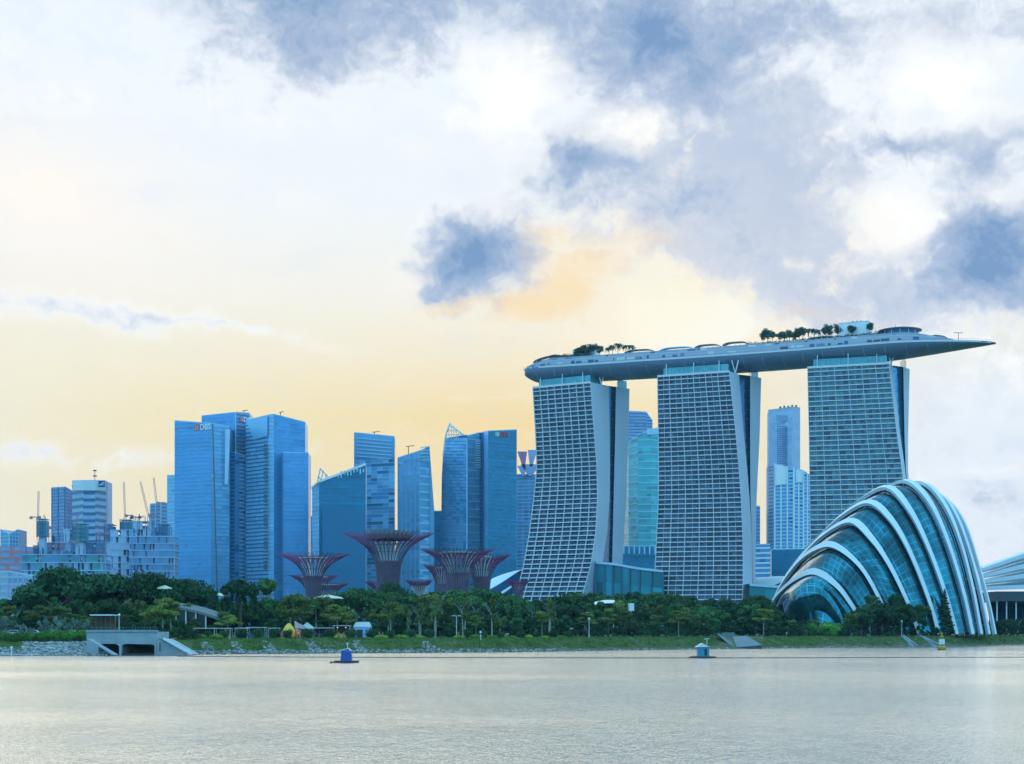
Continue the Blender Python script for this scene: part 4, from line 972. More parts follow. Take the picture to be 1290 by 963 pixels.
site_core(200, 211, 663, 681, NETB, 'blue netted lift core closest to the slim pale banded tower')
site_core(42, 47, 690, 697, NETB, 'tiny blue lift core low beside the red formwork')
def frame_block(px0, px1, py0, nf, D, label, net, cols=8, mix=(0, 1, 2)):
    a, b = P(px0, py0, D), P(px1, py0, D); r = thing('unfinished_building', (a.x, D, ZB), label, 'building site')
    w = b.x-a.x; H_ = a.z-ZB
    for k in range(nf+1):
        z = ZB+H_*k/nf; mb = MB(); mb.box(((a.x+b.x)/2, D+13.2, z), (w, 28, 0.8)); mb.build('floor_slab', WG[k % 3], r)
    for k in range(cols+1):
        x = a.x+w*k/cols; mb = MB(); mb.box((x, D+1.5, (ZB+a.z)/2), (0.9, 0.9, H_)); mb.build('column', WG[2], r)
    rnd = random.Random(px0)
    mb = MB()
    for k in range(nf):
        run = rnd.choice(mix)
        for j in range(cols*2):
            if rnd.random() < 0.3: run = rnd.choice(mix)
            if rnd.random() < 0.78:
                x0, x1 = a.x+w*j/(cols*2), a.x+w*(j+1)/(cols*2); z0, z1 = ZB+H_*k/nf+0.4, ZB+H_*(k+1)/nf-0.4
                mb.face([(x0, D-0.4, z0), (x1, D-0.4, z0), (x1, D-0.4, z1), (x0, D-0.4, z1)], run)
    mb.build('netting', net, r)
    mb = MB(); mb.box(((a.x+b.x)/2, D+15, (ZB+a.z)/2-2), (w*0.96, 20, H_-4)); mb.build('core', HZ[1], r)
    for k in range(cols+3): mb = MB(); x = a.x+w*rnd.random(); mb.bar((x, D+2, a.z), (x, D+2, a.z+rnd.uniform(3, 9)), 0.6); mb.build('starter_bar', BAND_D, r)
    return r
frame_block(28, 132, 699, 10, 1350, 'long low building site frame hung with green and blue netting', [NETG, NETB, HZ[0], REDF], 20, (0, 0, 1, 2, 1))
frame_block(48, 131, 684, 11, 1520, 'taller rear site frame with red formwork and thin scaffold posts', [HZ[1], REDF, HZ[2], NETB], 12, (0, 0, 1, 2, 3))
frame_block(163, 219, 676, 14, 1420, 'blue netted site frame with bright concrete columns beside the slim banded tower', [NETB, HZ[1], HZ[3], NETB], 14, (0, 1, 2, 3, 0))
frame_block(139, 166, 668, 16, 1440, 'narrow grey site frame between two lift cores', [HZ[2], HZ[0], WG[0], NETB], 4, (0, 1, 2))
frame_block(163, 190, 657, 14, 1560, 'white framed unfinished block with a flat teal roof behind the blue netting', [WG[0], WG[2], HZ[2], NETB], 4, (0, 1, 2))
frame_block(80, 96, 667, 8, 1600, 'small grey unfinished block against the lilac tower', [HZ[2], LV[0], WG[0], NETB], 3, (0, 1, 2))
# tower cranes
def crane(px, py_mast_top, py_base, tipx, tipy, label, m=None, D=1480, red=False):
    m = m or dkgrey; b = P(px, py_base, D); t = P(px, py_mast_top, D); q = P(tipx, tipy, D)
    r = thing('tower_crane', (b.x, b.y, b.z), label, 'crane', 'cranes on the building site')
    def lattice(a, c, w):
        mb = MB(); d = (c-a); n = max(4, int(d.length/3)); u = d.normalized(); s_ = u.cross(Vector((0, 1, 0))).normalized()*w/2
        for e in (-1, 1): mb.bar(a+s_*e, c+s_*e, 0.34)
        for k in range(n): mb.bar(a.lerp(c, k/n)+s_*(1 if k % 2 else -1), a.lerp(c, (k+1)/n)-s_*(1 if k % 2 else -1), 0.25)
        return mb
    lattice(b, t, 1.7).build('mast', m, r); lattice(t, q, 1.3).build('jib', m, r)
    mb = MB(); mb.box((t.x+1.2, t.y, t.z), (2.4, 2.4, 2.4)); mb.build('cab', m, r)
    k = -1 if tipx > px else 1
    mb = MB(); mb.bar(t, t+Vector((k*7, 0, 0.6)), 0.9); mb.box((t.x+k*6.5, t.y, t.z-0.4), (2.6, 2, 2.4)); mb.build('counterweight', m, r)
    return r
CR = mat('crane_rust', lin((150, 128, 140)), 0.7)
crane(48, 652, 690, 48.6, 619, 'crane with its jib standing upright above the narrow green lift core', CR)
crane(62, 665, 684, 55, 649, 'short pale crane leaning towards the narrow green lift core', CR)
crane(134, 672, 690, 134.6, 608, 'thin red crane mast rising at the edge of the banded white tower', CR)
crane(157.5, 650, 668, 156, 607.5, 'crane with near vertical jib over the grey topped lift core', CR)
crane(187, 650, 668, 177, 607, 'crane whose long jib leans the most, behind the white framed block', CR)
crane(197.5, 634, 650, 193.5, 602, 'crane perched on the grey stepped tower', CR)
crane(174.5, 652, 668, 182, 651, 'small flat topped crane with a level jib over the teal roof')
crane(97, 682, 690, 97.3, 648, 'faint crane in front of the banded white tower', CR)

# ------------------------------------------------------------------ tree-shaped steel structures
PURP = mat('purple_steel', lin((110, 88, 116)), 0.6, var=0.25, vscale=0.2); PURD = mat('dark_planted_trunk', lin((92, 78, 92)), 0.9, var=0.45, vscale=0.4, bump=0.5)
PURP2 = mat('magenta_steel', lin((132, 66, 116)), 0.6, var=0.2, vscale=0.2)
INNER = mat('inner_white_rods', (0.62, 0.66, 0.70), 0.5)
def supertree(cx, ytop, halfw, neck, ringy, ringw, D, label, hat=False, topdisc=True, ybase=796):
    H_ = Z(ytop, D)-ZB; R_ = halfw/F*D; rn = neck/F*D; c = Vector((X(cx, D), D, ZB)); rr = ringw/F*D; zr = Z(ringy, D)-ZB
    r = thing('steel_tree', c, label, 'tree structure', 'tree shaped steel structures in the garden')
    s0 = 0.50
    PT = [(0, 0.0), (0.2, 0.01), (0.35, 0.04), (0.5, 0.10), (0.62, 0.19), (0.74, 0.34), (0.84, 0.55), (0.92, 0.76), (1.0, 1.0)]
    def prof(s): return rn*1.0+(R_-rn)*interp(PT, s)
    mb = MB(); mb.lathe([(rn*1.18, 0), (rn*1.02, H_*0.25), (rn*0.92, H_*s0), (rn*1.05, H_*(s0+0.14)), (rn*1.25, H_*(s0+0.22))], c, 20); mb.build('trunk', PURD, r, smooth=True)
    NB = 30; mb = MB(); ml = MB()
    for k in range(NB):
        a = 6.28318*k/NB; pts = []
        for j in range(13):
            s = j/12; z = H_*(s0+(1-s0)*s); q = prof(s)
            pts.append(c+Vector((q*math.cos(a), q*math.sin(a), z)))
        mb.tube([c+Vector((rn*1.22*math.cos(a), rn*1.22*math.sin(a), 0)), c+Vector((rn*1.02*math.cos(a+0.1), rn*1.02*math.sin(a+0.1), H_*s0*0.6))]+pts[:9], [0.22]*11, 4)
        for e in (-1, 1):                      # each branch forks twice towards the rim
            for e2 in (-0.45, 0.45):
                tip = [];
                for j in range(6, 13):
                    s = j/12; w = (s-0.5)*2*0.105*(1+0.0); a2 = a+e*w*0.5+e2*max(0, s-0.75)*0.42; q = prof(s)
                    tip.append(c+Vector((q*math.cos(a2), q*math.sin(a2), H_*(s0+(1-s0)*s))))
                ml.tube(tip, [0.15]*6+[0.08], 3)
    for s in (0.45, 0.62, 0.78, 0.9):          # hoops
        q = prof(s); n = 40; pts = [c+Vector((q*math.cos(6.28318*k/n), q*math.sin(6.28318*k/n), H_*(s0+(1-s0)*s))) for k in range(n+1)]; ml.tube(pts, 0.13, 3, cap=False)
    mb.build('branch_rib', PURP, r); ml.build('crown_lattice', PURP2, r)
    if topdisc:
        mb = MB(); n = 26
        for k in range(n):
            a = 6.28318*k/n; b_ = a+0.22
            p0 = c+Vector((rn*0.75*math.cos(a), rn*0.75*math.sin(a), H_*s0*1.02)); p1 = c+Vector((rr*0.62*math.cos(a), rr*0.62*math.sin(a), zr-(zr-H_*s0)*0.35)); p2 = c+Vector((rr*math.cos(a), rr*math.sin(a), zr))
            mb.tube([p0, p0.lerp(p1, 0.55)-Vector((0.2*math.cos(a), 0.2*math.sin(a), 0)), p1, p2], 0.17, 4)
        mb.build('inner_cone', INNER, r)
        mb = MB(); mb.lathe([(rr*0.90, zr-0.2), (rr, zr-0.35), (rr*1.03, zr+0.3), (rr*0.90, zr+0.35), (rr*0.90, zr-0.2)], c, 40); mb.build('canopy_ring', white, r)
        mb = MB(); mb.lathe([(0.2, zr-0.3), (rr*0.9, zr-0.25)], c, 24); mb.build('canopy_floor', PURD, r)
    if hat:
        z = H_-2.2; q = R_*0.50
        mb = MB(); mb.lathe([(q*0.92, z-1.0), (q, z-0.6), (q*1.02, z+1.2), (q*0.94, z+2.6), (q*0.9, z+3.2)], c, 36); mb.lathe([(q*0.9, z+3.2), (0.2, z+3.6)], c, 36); mb.build('roof_restaurant', dkgrey, r)
        mb = MB()
        for k in range(36):
            a = k/36*6.283; mb.bar(c+Vector((q*1.05*math.cos(a), q*1.05*math.sin(a), z+0.4)), c+Vector((q*1.05*math.cos(a), q*1.05*math.sin(a), z+2.8)), 0.22)
        mb.build('balustrade', PURP, r)
    return r
supertree(489, 672, 58, 14, 685, 17, 720, 'biggest purple steel tree, its dark round rooftop storey above the shorter steel trees', hat=True)
supertree(395, 698, 46, 9.5, 703, 18, 760, 'purple steel tree with a white inner ring in front of the slanted roof block')
supertree(577, 692.5, 47, 13, 697, 24, 700, 'stout purple steel tree whose wide crown overlaps its slimmer neighbour')
supertree(607, 699, 38, 9.5, 702, 12, 725, 'slimmer purple steel tree partly behind the stout wide crowned one')
supertree(557, 712, 24, 7, 716, 9, 800, 'small steel tree half hidden, its crown poking out beside the stout one')
supertree(396, 725, 32, 8, 727, 17, 860, 'low steel tree whose crown peeks from under the white ringed one')
supertree(413, 735, 27, 6, 737.5, 16, 850, 'lowest steel tree with a pale ring over the treetops below the slanted roof block')
supertree(481, 733, 22, 6, 736, 9, 860, 'small steel tree crown just visible behind the foot of the biggest one')
supertree(528, 731, 18, 5, 735, 12, 880, 'faint small steel tree between the biggest and the stout ones')
supertree(653, 731, 15, 4, 734, 7, 860, 'small steel tree in front of the white shell roofs')

# ------------------------------------------------------------------ vegetation
def leafmat(name, rgb, var=0.5, tr=0.12):
    m = bpy.data.materials.new(name); m.use_nodes = True; t = m.node_tree; h = G(t); b = t.nodes['Principled BSDF']
    co = h.n('ShaderNodeTexCoord').outputs['Object']
    n1 = h.noise(co, 0.35, 3, 0.6); n2 = h.noise(co, 2.5, 2, 0.6)
    v = h.m('MULTIPLY', h.mr(n1, 0.3, 0.7, 1-var, 1+var, 'LINEAR'), h.mr(n2, 0.3, 0.7, 0.75, 1.3, 'LINEAR'))
    r = h.n('ShaderNodeObjectInfo').outputs['Random']; v = h.m('MULTIPLY', v, h.mr(r, 0, 1, 0.62, 1.40, 'LINEAR'))
    x = h.n('ShaderNodeVectorMath', operation='SCALE'); x.inputs[0].default_value = rgb; h.put(x.inputs['Scale'], v)
    hs = h.n('ShaderNodeHueSaturation'); h.put(hs.inputs['Color'], x.outputs[0]); h.put(hs.inputs['Hue'], h.mr(n1, 0.2, 0.8, 0.485, 0.515, 'LINEAR'))
    t.links.new(hs.outputs[0], b.inputs['Base Color']); b.inputs['Roughness'].default_value = 0.75; b.inputs['Specular IOR Level'].default_value = 0.15
    if tr:
        tn = h.n('ShaderNodeBsdfTranslucent'); t.links.new(hs.outputs[0], tn.inputs[0]); mx = h.n('ShaderNodeMixShader'); mx.inputs[0].default_value = tr
        t.links.new(b.outputs[0], mx.inputs[1]); t.links.new(tn.outputs[0], mx.inputs[2]); t.links.new(mx.outputs[0], t.nodes['Material Output'].inputs[0])
    return m
L_DARK = leafmat('dark_green_leaves', (0.028, 0.082, 0.03)); L_MID = leafmat('mid_green_leaves', (0.05, 0.125, 0.036)); L_OLIVE = leafmat('olive_leaves', (0.11, 0.15, 0.042))
L_YEL = leafmat('yellow_green_leaves', (0.17, 0.21, 0.045)); L_GREY = leafmat('silver_green_leaves', (0.19, 0.27, 0.22), 0.3); L_BUSH = leafmat('clipped_bush_leaves', (0.035, 0.1, 0.034), 0.3)
L_LIME = leafmat('lime_leaves', (0.24, 0.36, 0.04), 0.3); L_DECK = leafmat('roof_garden_leaves', (0.055, 0.1, 0.055), 0.3); L_BRT = leafmat('bright_green_leaves', (0.1, 0.26, 0.045), 0.35)
BARK = mat('bark', (0.12, 0.10, 0.085), 0.9, var=0.3, vscale=2); BARKL = mat('pale_bark', (0.30, 0.29, 0.26), 0.9, var=0.25, vscale=2)
def leafcloud(clumps, n, size, seed, flat=0.6, shell=0.55):
    """clumps: (x,y,z,rx,ry,rz). returns verts, faces"""
    rg = np.random.default_rng(seed); cl = np.array(clumps); w = (cl[:, 3]*cl[:, 4]*cl[:, 5])**0.66; w /= w.sum()
    k = rg.choice(len(cl), n, p=w); d = rg.normal(size=(n, 3)); d /= np.linalg.norm(d, axis=1)[:, None]
    rad = shell+(1-shell)*rg.random(n)**0.7; rad *= 1+rg.normal(size=n)*0.09
    p = cl[k, :3]+d*cl[k, 3:]*rad[:, None]
    nn = d+rg.normal(size=(n, 3))*0.75; nn[:, 2] += 0.25; nn /= np.linalg.norm(nn, axis=1)[:, None]
    t = np.cross(nn, rg.normal(size=(n, 3))); t /= np.linalg.norm(t, axis=1)[:, None]; b = np.cross(nn, t)
    s = size*(0.6+0.8*rg.random(n))[:, None]
    v = np.stack([p-t*s-b*s*flat*0.5, p+t*s*0.2-b*s*flat, p+t*s+b*s*0.1, p-t*s*0.1+b*s*flat], 1).reshape(-1, 3)
    f = np.arange(n*4).reshape(-1, 4)
    return v, f
def leafobj(name, clumps, n, size, m, seed, parent, **k):
    v, f = leafcloud(clumps, n, size, seed, **k); me = bpy.data.meshes.new(name); me.from_pydata(v.tolist(), [], f.tolist()); me.materials.append(m)
    o = bpy.data.objects.new(name, me); COL.objects.link(o); o.parent = parent; OFF[o.name] = Vector(); return o
def trunkmesh(H_, r0, limbs, seed, bark, parent, th=0.55, lean=0.0, multi=1):
    rnd = random.Random(seed); mb = MB()
    for q in range(multi):
        bx, by = (0, 0) if q == 0 else (rnd.uniform(-0.8, 0.8), rnd.uniform(-0.8, 0.8)); top = Vector((bx*1.6+lean, by*1.6, H_*th))
        pts = [Vector((bx, by, -0.6)), Vector((bx+rnd.uniform(-.2, .2), by, H_*0.2)), Vector((bx*1.2+lean*0.4, by*1.2, H_*th*0.7)), top]
        mb.tube(pts, [r0*1.25, r0, r0*0.8, r0*0.62], 8)
        for k in range(limbs):
            a = rnd.uniform(0, 6.28); L_ = H_*rnd.uniform(0.22, 0.36); o_ = pts[2].lerp(top, rnd.random()); e = o_+Vector((math.cos(a)*L_*0.75, math.sin(a)*L_*0.75, L_*rnd.uniform(0.5, 0.9)))
            mb.tube([o_, o_.lerp(e, 0.5)+Vector((0, 0, L_*0.06)), e], [r0*0.45, r0*0.3, r0*0.12], 6)
    return mb.build('trunk', bark, parent)
def crown_clumps(kind, H_, W_, rnd):
    c = []
    if kind == 'broad':
        for k in range(34):
            a = rnd.uniform(0, 6.28); q = rnd.random()**0.6; z = H_*(0.42+0.46*math.sqrt(max(0, 1-q*q*0.85))*rnd.uniform(0.55, 1)); s = rnd.uniform(0.16, 0.26)*W_*0.5
            c.append((math.cos(a)*q*W_*0.44, math.sin(a)*q*W_*0.44, z, s*1.35, s*1.35, s*0.75))
    elif kind == 'round':
        for k in range(26):
            d = Vector((rnd.gauss(0, 1), rnd.gauss(0, 1), rnd.gauss(0, 1))).normalized()*rnd.uniform(0.35, 0.8); s = rnd.uniform(0.15, 0.24)*W_*0.6
            c.append((d.x*W_*0.42, d.y*W_*0.42, H_*0.58+d.z*H_*0.34, s, s, s*0.8))
    elif kind == 'layered':
        for k in range(15):
            a = rnd.uniform(0, 6.28); z = rnd.uniform(0.5, 0.97); q = rnd.random()**0.5*(1.25-z)*1.5; s = rnd.uniform(0.15, 0.26)*W_*0.6
            c.append((math.cos(a)*q*W_*0.42, math.sin(a)*q*W_*0.42, H_*z, s*1.25, s*1.25, s*0.34))
    elif kind == 'slim':
        for k in range(16):
            z = rnd.uniform(0.42, 0.97); a = rnd.uniform(0, 6.28); q = rnd.random()*0.8*(1.15-z); s = rnd.uniform(0.18, 0.3)*W_*0.55
            c.append((math.cos(a)*q*W_*0.5, math.sin(a)*q*W_*0.5, H_*z, s, s, s*0.9))
    elif kind == 'weep':
        for k in range(34):
            a = rnd.uniform(0, 6.28); q = rnd.random()**0.5; z = H_*(0.92-0.16*q*q); s = rnd.uniform(0.12, 0.2)*W_*0.5; 
            c.append((math.cos(a)*q*W_*0.42, math.sin(a)*q*W_*0.42, z-s, s, s, s*0.9))
            if q > 0.4: c.append((math.cos(a)*q*W_*0.45, math.sin(a)*q*W_*0.45, z-H_*rnd.uniform(0.15, 0.42), s*0.5, s*0.5, H_*rnd.uniform(0.10, 0.17)))
    elif kind == 'conifer':
        for k in range(42):
            z = k/42; q = (1-z)*0.8+0.03; a = k*2.4; c.append((math.cos(a)*q*W_*0.3, math.sin(a)*q*W_*0.3, H_*(0.08+0.9*z), q*W_*0.30+0.12, q*W_*0.30+0.12, H_*0.022))
    elif kind == 'bush':
        for k in range(16):
            d = Vector((rnd.gauss(0, 1), rnd.gauss(0, 1), rnd.gauss(0, 1))).normalized()*0.5; c.append((d.x*W_*0.5, d.y*W_*0.5, H_*0.47+d.z*H_*0.5, W_*0.26, W_*0.26, H_*0.26))
    elif kind == 'loose':
        for k in range(18):
            a = rnd.uniform(0, 6.28); q = rnd.random()**0.5; z = rnd.uniform(0.2, 0.95); s = rnd.uniform(0.13, 0.24)*W_*0.5; c.append((math.cos(a)*q*W_*0.42*(1.15-z*0.5), math.sin(a)*q*W_*0.42, H_*z, s, s, s*rnd.uniform(0.7, 1.4)))
    return c
KINDS = {  # name, kind, H, W, leaves, leaf size, leaf mat, bark, trunk radius, limbs, trunk height, multi, base words
 'rain':   ('broad_tree', 'broad', 16, 22, 6200, 0.42, L_DARK, BARK, 0.55, 7, 0.5, 1),
 'rain2':  ('broad_tree', 'broad', 14, 16, 5200, 0.40, L_MID, BARK, 0.45, 6, 0.5, 1),
 'round':  ('round_tree', 'round', 12, 10, 4200, 0.38, L_DARK, BARK, 0.3, 5, 0.5, 1),
 'round2': ('round_tree', 'round', 12, 11, 4200, 0.38, L_MID, BARK, 0.3, 5, 0.5, 1),
 'olive':  ('olive_tree', 'round', 12, 10, 3000, 0.36, L_OLIVE, BARKL, 0.22, 5, 0.62, 1),
 'layer':  ('layered_tree', 'layered', 9, 9, 2300, 0.30, L_YEL, BARKL, 0.16, 5, 0.7, 1),
 'layer2': ('layered_tree', 'layered', 10, 10, 2500, 0.32, L_OLIVE, BARK, 0.18, 5, 0.7, 1),
 'slim':   ('slender_tree', 'slim', 12, 6, 2400, 0.32, L_OLIVE, BARKL, 0.2, 5, 0.7, 2),
 'slimd':  ('slender_tree', 'slim', 12, 6, 3000, 0.33, L_MID, BARKL, 0.2, 5, 0.7, 2),
 'weep':   ('weeping_tree', 'weep', 16, 14, 5600, 0.36, L_DARK, BARK, 0.45, 7, 0.75, 1),
 'fir':    ('conifer', 'conifer', 13, 6, 3800, 0.24, L_DARK, BARK, 0.2, 0, 0.9, 1),
 'bush':   ('clipped_bush', 'bush', 3.0, 3.4, 1500, 0.17, L_BUSH, BARK, 0.1, 3, 0.5, 1),
 'lowbush':('flowering_shrub', 'bush', 1.3, 4.4, 1100, 0.15, L_LIME, BARK, 0.05, 3, 0.4, 1),
 'wild':   ('wild_shrub', 'loose', 4.0, 5.0, 1800, 0.20, L_DARK, BARK, 0.1, 4, 0.5, 1),
 'brt':    ('rounded_shrub', 'bush', 5.0, 8.0, 3000, 0.24, L_BRT, BARK, 0.14, 4, 0.5, 1),
 'silver': ('silver_shrub', 'loose', 4.2, 4.4, 1500, 0.20, L_GREY, BARKL, 0.1, 5, 0.6, 2),
}
PROTO = {}
def proto(kind, var):
    key = (kind, var)
    if key in PROTO: return PROTO[key]
    nm, shape, H_, W_, n, s, lm, bk, r0, limbs, th, multi = KINDS[kind]; rnd = random.Random(sum(map(ord, kind))*31+var)
    r = bpy.data.objects.new(nm, None); COL.objects.link(r); OFF[r.name] = Vector()
    leafobj('crown', crown_clumps(shape, H_, W_, rnd), n, s, lm, var*7+len(kind), r, shell=0.35 if shape != 'bush' else 0.7)
    trunkmesh(H_, r0, limbs, var+3, bk, r, th, 0.0, multi)
    PROTO[key] = [r, False]; return PROTO[key]
PLANTS = []
def plant(kind, px, D, topy, wf=1.0, var=None, label=None, base=None, back=None, cat=None, grp=None):
    """topy: photo row of the crown top"""
    if D is None: D = shore(px)+back
    var = random.randrange(3) if var is None else var; pr = proto(kind, var); H_ = KINDS[kind][2]
    gz = ground_z(px, D) if base is None else base; hgt = Z(topy, D)-gz; s = hgt/H_
    if pr[1]: o = copy_tree(pr[0])
    else: o = pr[0]; pr[1] = True
    o.location = (X(px, D), D, gz); o.scale = (s*wf, s*wf, s); o.rotation_euler = (0, 0, random.uniform(0, 6.28))
    PLANTS.append([o, kind, px, D, label, grp, cat]); return o
T = random.Random(21)
# big trees at the back, named one by one
named = [
 ('rain', 92, 430, 708, 1.05, 'largest dark spreading tree, its dome top highest of the row above the culvert'),
 ('rain', 48, 470, 733, 0.8, 'dark spreading tree hugging the near side of the largest dome topped one'),
 ('rain', 150, 440, 718, 0.85, 'dark spreading tree directly above the concrete culvert'),
 ('rain', 196, 445, 716, 0.9, 'dark flat topped spreading tree just past the culvert end'),
 ('rain', 229, 450, 722, 0.8, 'last dark spreading tree before the dip in the tree line'),
 ('weep', 303, 440, 723, 0.85, 'tall drooping dark tree standing alone under the gabled blue tower'),
 ('slimd', 337, 450, 724, 1.3, 'tall tree with separate leaf tufts beside the drooping dark one'),
 ('rain', 500, 520, 729, 0.62, 'dark dome topped tree at the foot of the biggest steel tree'),
 ('olive', 366, 430, 735, 1.0, 'sparse olive tree with bare upper twigs under the white ringed steel tree'),
 ('olive', 398, 440, 739, 1.1, 'sparse yellowish tree beneath the lowest steel tree'),
 ('rain2', 448, 520, 748, 0.9, 'soft light green round tree between two steel trees'),
 ('olive', 551, 470, 735, 1.1, 'brownish olive tree topping the line before the stout steel tree'),
 ('round2', 590, 480, 742, 1.1, 'mid green tree in front of the stout steel tree trunk'),
 ('round', 742, 620, 736, 0.7, 'dark tree rising against the foot of the first hotel tower'),
 ('fir', 1190, 585, 741, 1.0, 'narrow cone shaped fir in front of the dome ribs'),
 ('brt', 1046, 545, 782, 1.0, 'bright green rounded shrub mass at the foot of the dome'),
 ('brt', 1022, 548, 785, 0.8, 'smaller bright green shrub mass beside the outfall path'),
 ('round', 1103, 575, 742, 0.95, 'tallest dark tree standing in front of the middle dome ribs'),
 ('round', 1128, 578, 738, 0.8, 'tall feathery dark tree beside the tallest one at the dome'),
 ('round', 1152, 582, 747, 0.8, 'dark tree before the dome, nearest the fir but one'),
 ('slimd', 1172, 584, 752, 1.1, 'narrow dark tree next to the fir'),
]
for k, px, D, ty, wf, lab in named: plant(k, px, D, ty, wf, label=lab)
for _px, _ty, _k in ((1085, 757, 'round'), (1094, 752, 'slimd'), (1112, 752, 'round'), (1121, 758, 'round2'), (1140, 756, 'round'), (1160, 757, 'round'), (1181, 764, 'round'), (1072, 768, 'olive'), (1205, 772, 'round2'), (1222, 777, 'round'), (1236, 779, 'olive'), (1255, 778, 'round2'), (1272, 776, 'round')): plant(_k, _px, shore(_px)+30+T.uniform(-4, 4), _ty, 1.15, grp='front')
# skyline profile of the belt behind
SKY = [(0, 752), (20, 740), (40, 732), (60, 738), (130, 736), (240, 740), (258, 758), (285, 748), (340, 748), (420, 744), (470, 737), (520, 738), (560, 736), (620, 740), (660, 746), (720, 742), (760, 738), (800, 738), (840, 745), (900, 745), (950, 745), (975, 752), (1000, 764), (1040, 770), (1090, 758), (1150, 752), (1200, 766), (1240, 780), (1290, 783), (1330, 782)]
px = -40
while px < 1340:
    ty = interp(SKY, px)+T.uniform(-3, 6); k = T.choice(['rain2', 'round', 'round2', 'round', 'rain2']) if px < 1000 else T.choice(['round', 'round2', 'olive'])
    plant(k, px+T.uniform(-5, 5), shore(px)+T.uniform(95, 135), ty, T.uniform(0.9, 1.25), grp='back'); px += T.uniform(17, 25)
px = -30
while px < 1330:
    ty = interp(SKY, px)+T.uniform(10, 20)
    if 250 < px < 480: ty = T.uniform(757, 766)
    k = T.choice(['round', 'round2', 'olive', 'rain2', 'slimd', 'olive'])
    if px > 980: ty = max(ty, T.uniform(772, 780)); 
    plant(k, px, shore(px)+T.uniform(62, 85), ty, T.uniform(0.85, 1.15), grp='middle'); px += T.uniform(19, 29)
px = 8
while px < 1320:
    skip = (238 < px < 300 and T.random() < 0.5) or (300 < px < 470 and T.random() < 0.35)
    if not skip and not (905 < px < 965):
        ty = T.uniform(764, 776) if px < 960 else T.uniform(776, 786)
        k = T.choice(['layer', 'slim', 'slimd', 'layer2', 'olive', 'round2', 'round']) if px < 700 else T.choice(['round', 'round2', 'slimd', 'olive', 'round', 'layer2'])
        plant(k, px, shore(px)+T.uniform(38, 52), ty, T.uniform(0.8, 1.1), grp='front')
    px += T.uniform(20, 32)
for px, ty, k in ((50, 760, 'layer2'), (76, 764, 'layer2'), (205, 748, 'layer'), (215, 760, 'layer'), (425, 760, 'layer'), (436, 771, 'layer'), (492, 753, 'layer'), (530, 760, 'slim'), (548, 748, 'slim'), (586, 752, 'slim'), (692, 752, 'slim'), (787, 768, 'layer2'), (620, 756, 'slim'), (855, 768, 'layer'), (962, 768, 'layer'), (380, 752, 'layer2'), (147, 776, 'slimd'), (109, 778, 'layer2')):
    plant(k, px, shore(px)+35, ty, 0.95, grp='edge')
# dense understorey so the belt has depth
px = -20
while px < 1330:
    if not (232 < px < 470 and T.random() < 0.8):
        plant('wild', px, shore(px)+T.uniform(40, 58), T.uniform(783, 789), T.uniform(1.3, 1.9), grp='under')
    px += T.uniform(13, 19)
px = -20
while px < 1330:
    plant('wild', px, shore(px)+T.uniform(66, 88), T.uniform(777, 783) if px < 960 else T.uniform(781, 786), T.uniform(1.5, 2.0), grp='deep'); px += T.uniform(16, 22)
# clipped bushes along the promenade
for i, px in enumerate([244, 262, 283, 304, 325, 346, 363, 388, 416, 442, 468, 492, 516, 542, 565, 589, 608, 631, 656, 675, 697, 718]):
    D = shore(px)+20; plant('bush', px, D, (790.5 if 280 < px < 600 else 793)+T.uniform(-1, 1.5), T.uniform(0.9, 1.1), grp='bush')
for px in (232, 252, 272, 480, 505, 530, 578, 600, 620, 645, 665, 687, 706): plant('lowbush', px, shore(px)+18, 800+T.uniform(-1, 1.2), T.uniform(0.8, 1.1), grp='lime')
for px in range(745, 1000, 19):
    if not 900 < px < 965: plant('wild', px+T.uniform(-3, 3), shore(px)+24, T.uniform(787, 793), T.uniform(1.0, 1.6), grp='slope')
for px in range(972, 1310, 17): plant('wild', px+T.uniform(-3, 3), shore(px)+26, T.uniform(786, 793), T.uniform(1.0, 1.6), grp='slope')
for px, ty in ((3, 776), (12, 780), (30, 784), (54, 777), (76, 776), (88, 782), (94, 776), (104, 780), (62, 785), (40, 788)): plant('silver', px, shore(px)+19.5, ty+2, T.uniform(0.6, 0.85), grp='silver')
for px, ty in ((205, 792), (218, 790), (232, 792), (247, 794)): plant('wild', px, shore(px)+17, ty, 1.2, grp='slope')

# labels: kind look + where, counted along the bank from the culvert side
DESC = {'rain': 'dark spreading tree', 'rain2': 'mid green broad tree', 'round': 'dark round crowned tree', 'round2': 'mid green round crowned tree', 'olive': 'loose olive green tree',
        'layer': 'flat layered yellow tree', 'layer2': 'flat layered olive tree', 'slim': 'slender olive tree', 'slimd': 'slender green tree', 'weep': 'drooping tree',
        'fir': 'fir', 'bush': 'clipped dark round bush', 'lowbush': 'low lime green shrub', 'wild': 'untrimmed leafy shrub', 'brt': 'bright shrub', 'silver': 'feathery silver green shrub'}
ROW = {'back': 'in the rearmost row', 'middle': 'in the middle row', 'front': 'in the front row', 'edge': 'at the promenade edge', 'under': 'under the trees', 'deep': 'deep under the trees', 'bush': 'on the promenade', 'lime': 'between the clipped bushes', 'slope': 'at the top of the bank', 'silver': 'above the stone slope', None: 'on the bank'}
ZONE = [(-900, 'short of the culvert'), (108, 'behind the culvert'), (240, 'below the bank towers'), (392, 'below the slanted roof block'), (470, 'below the biggest steel tree'), (540, 'below the stout steel tree'), (650, 'below the first hotel tower'),
        (765, 'below the teal glass hall'), (822, 'below the middle hotel tower'), (945, 'beside the grey outfall'), (1010, 'before the low dome ribs'), (1110, 'before the tall dome ribs'), (1235, 'past the dome')]
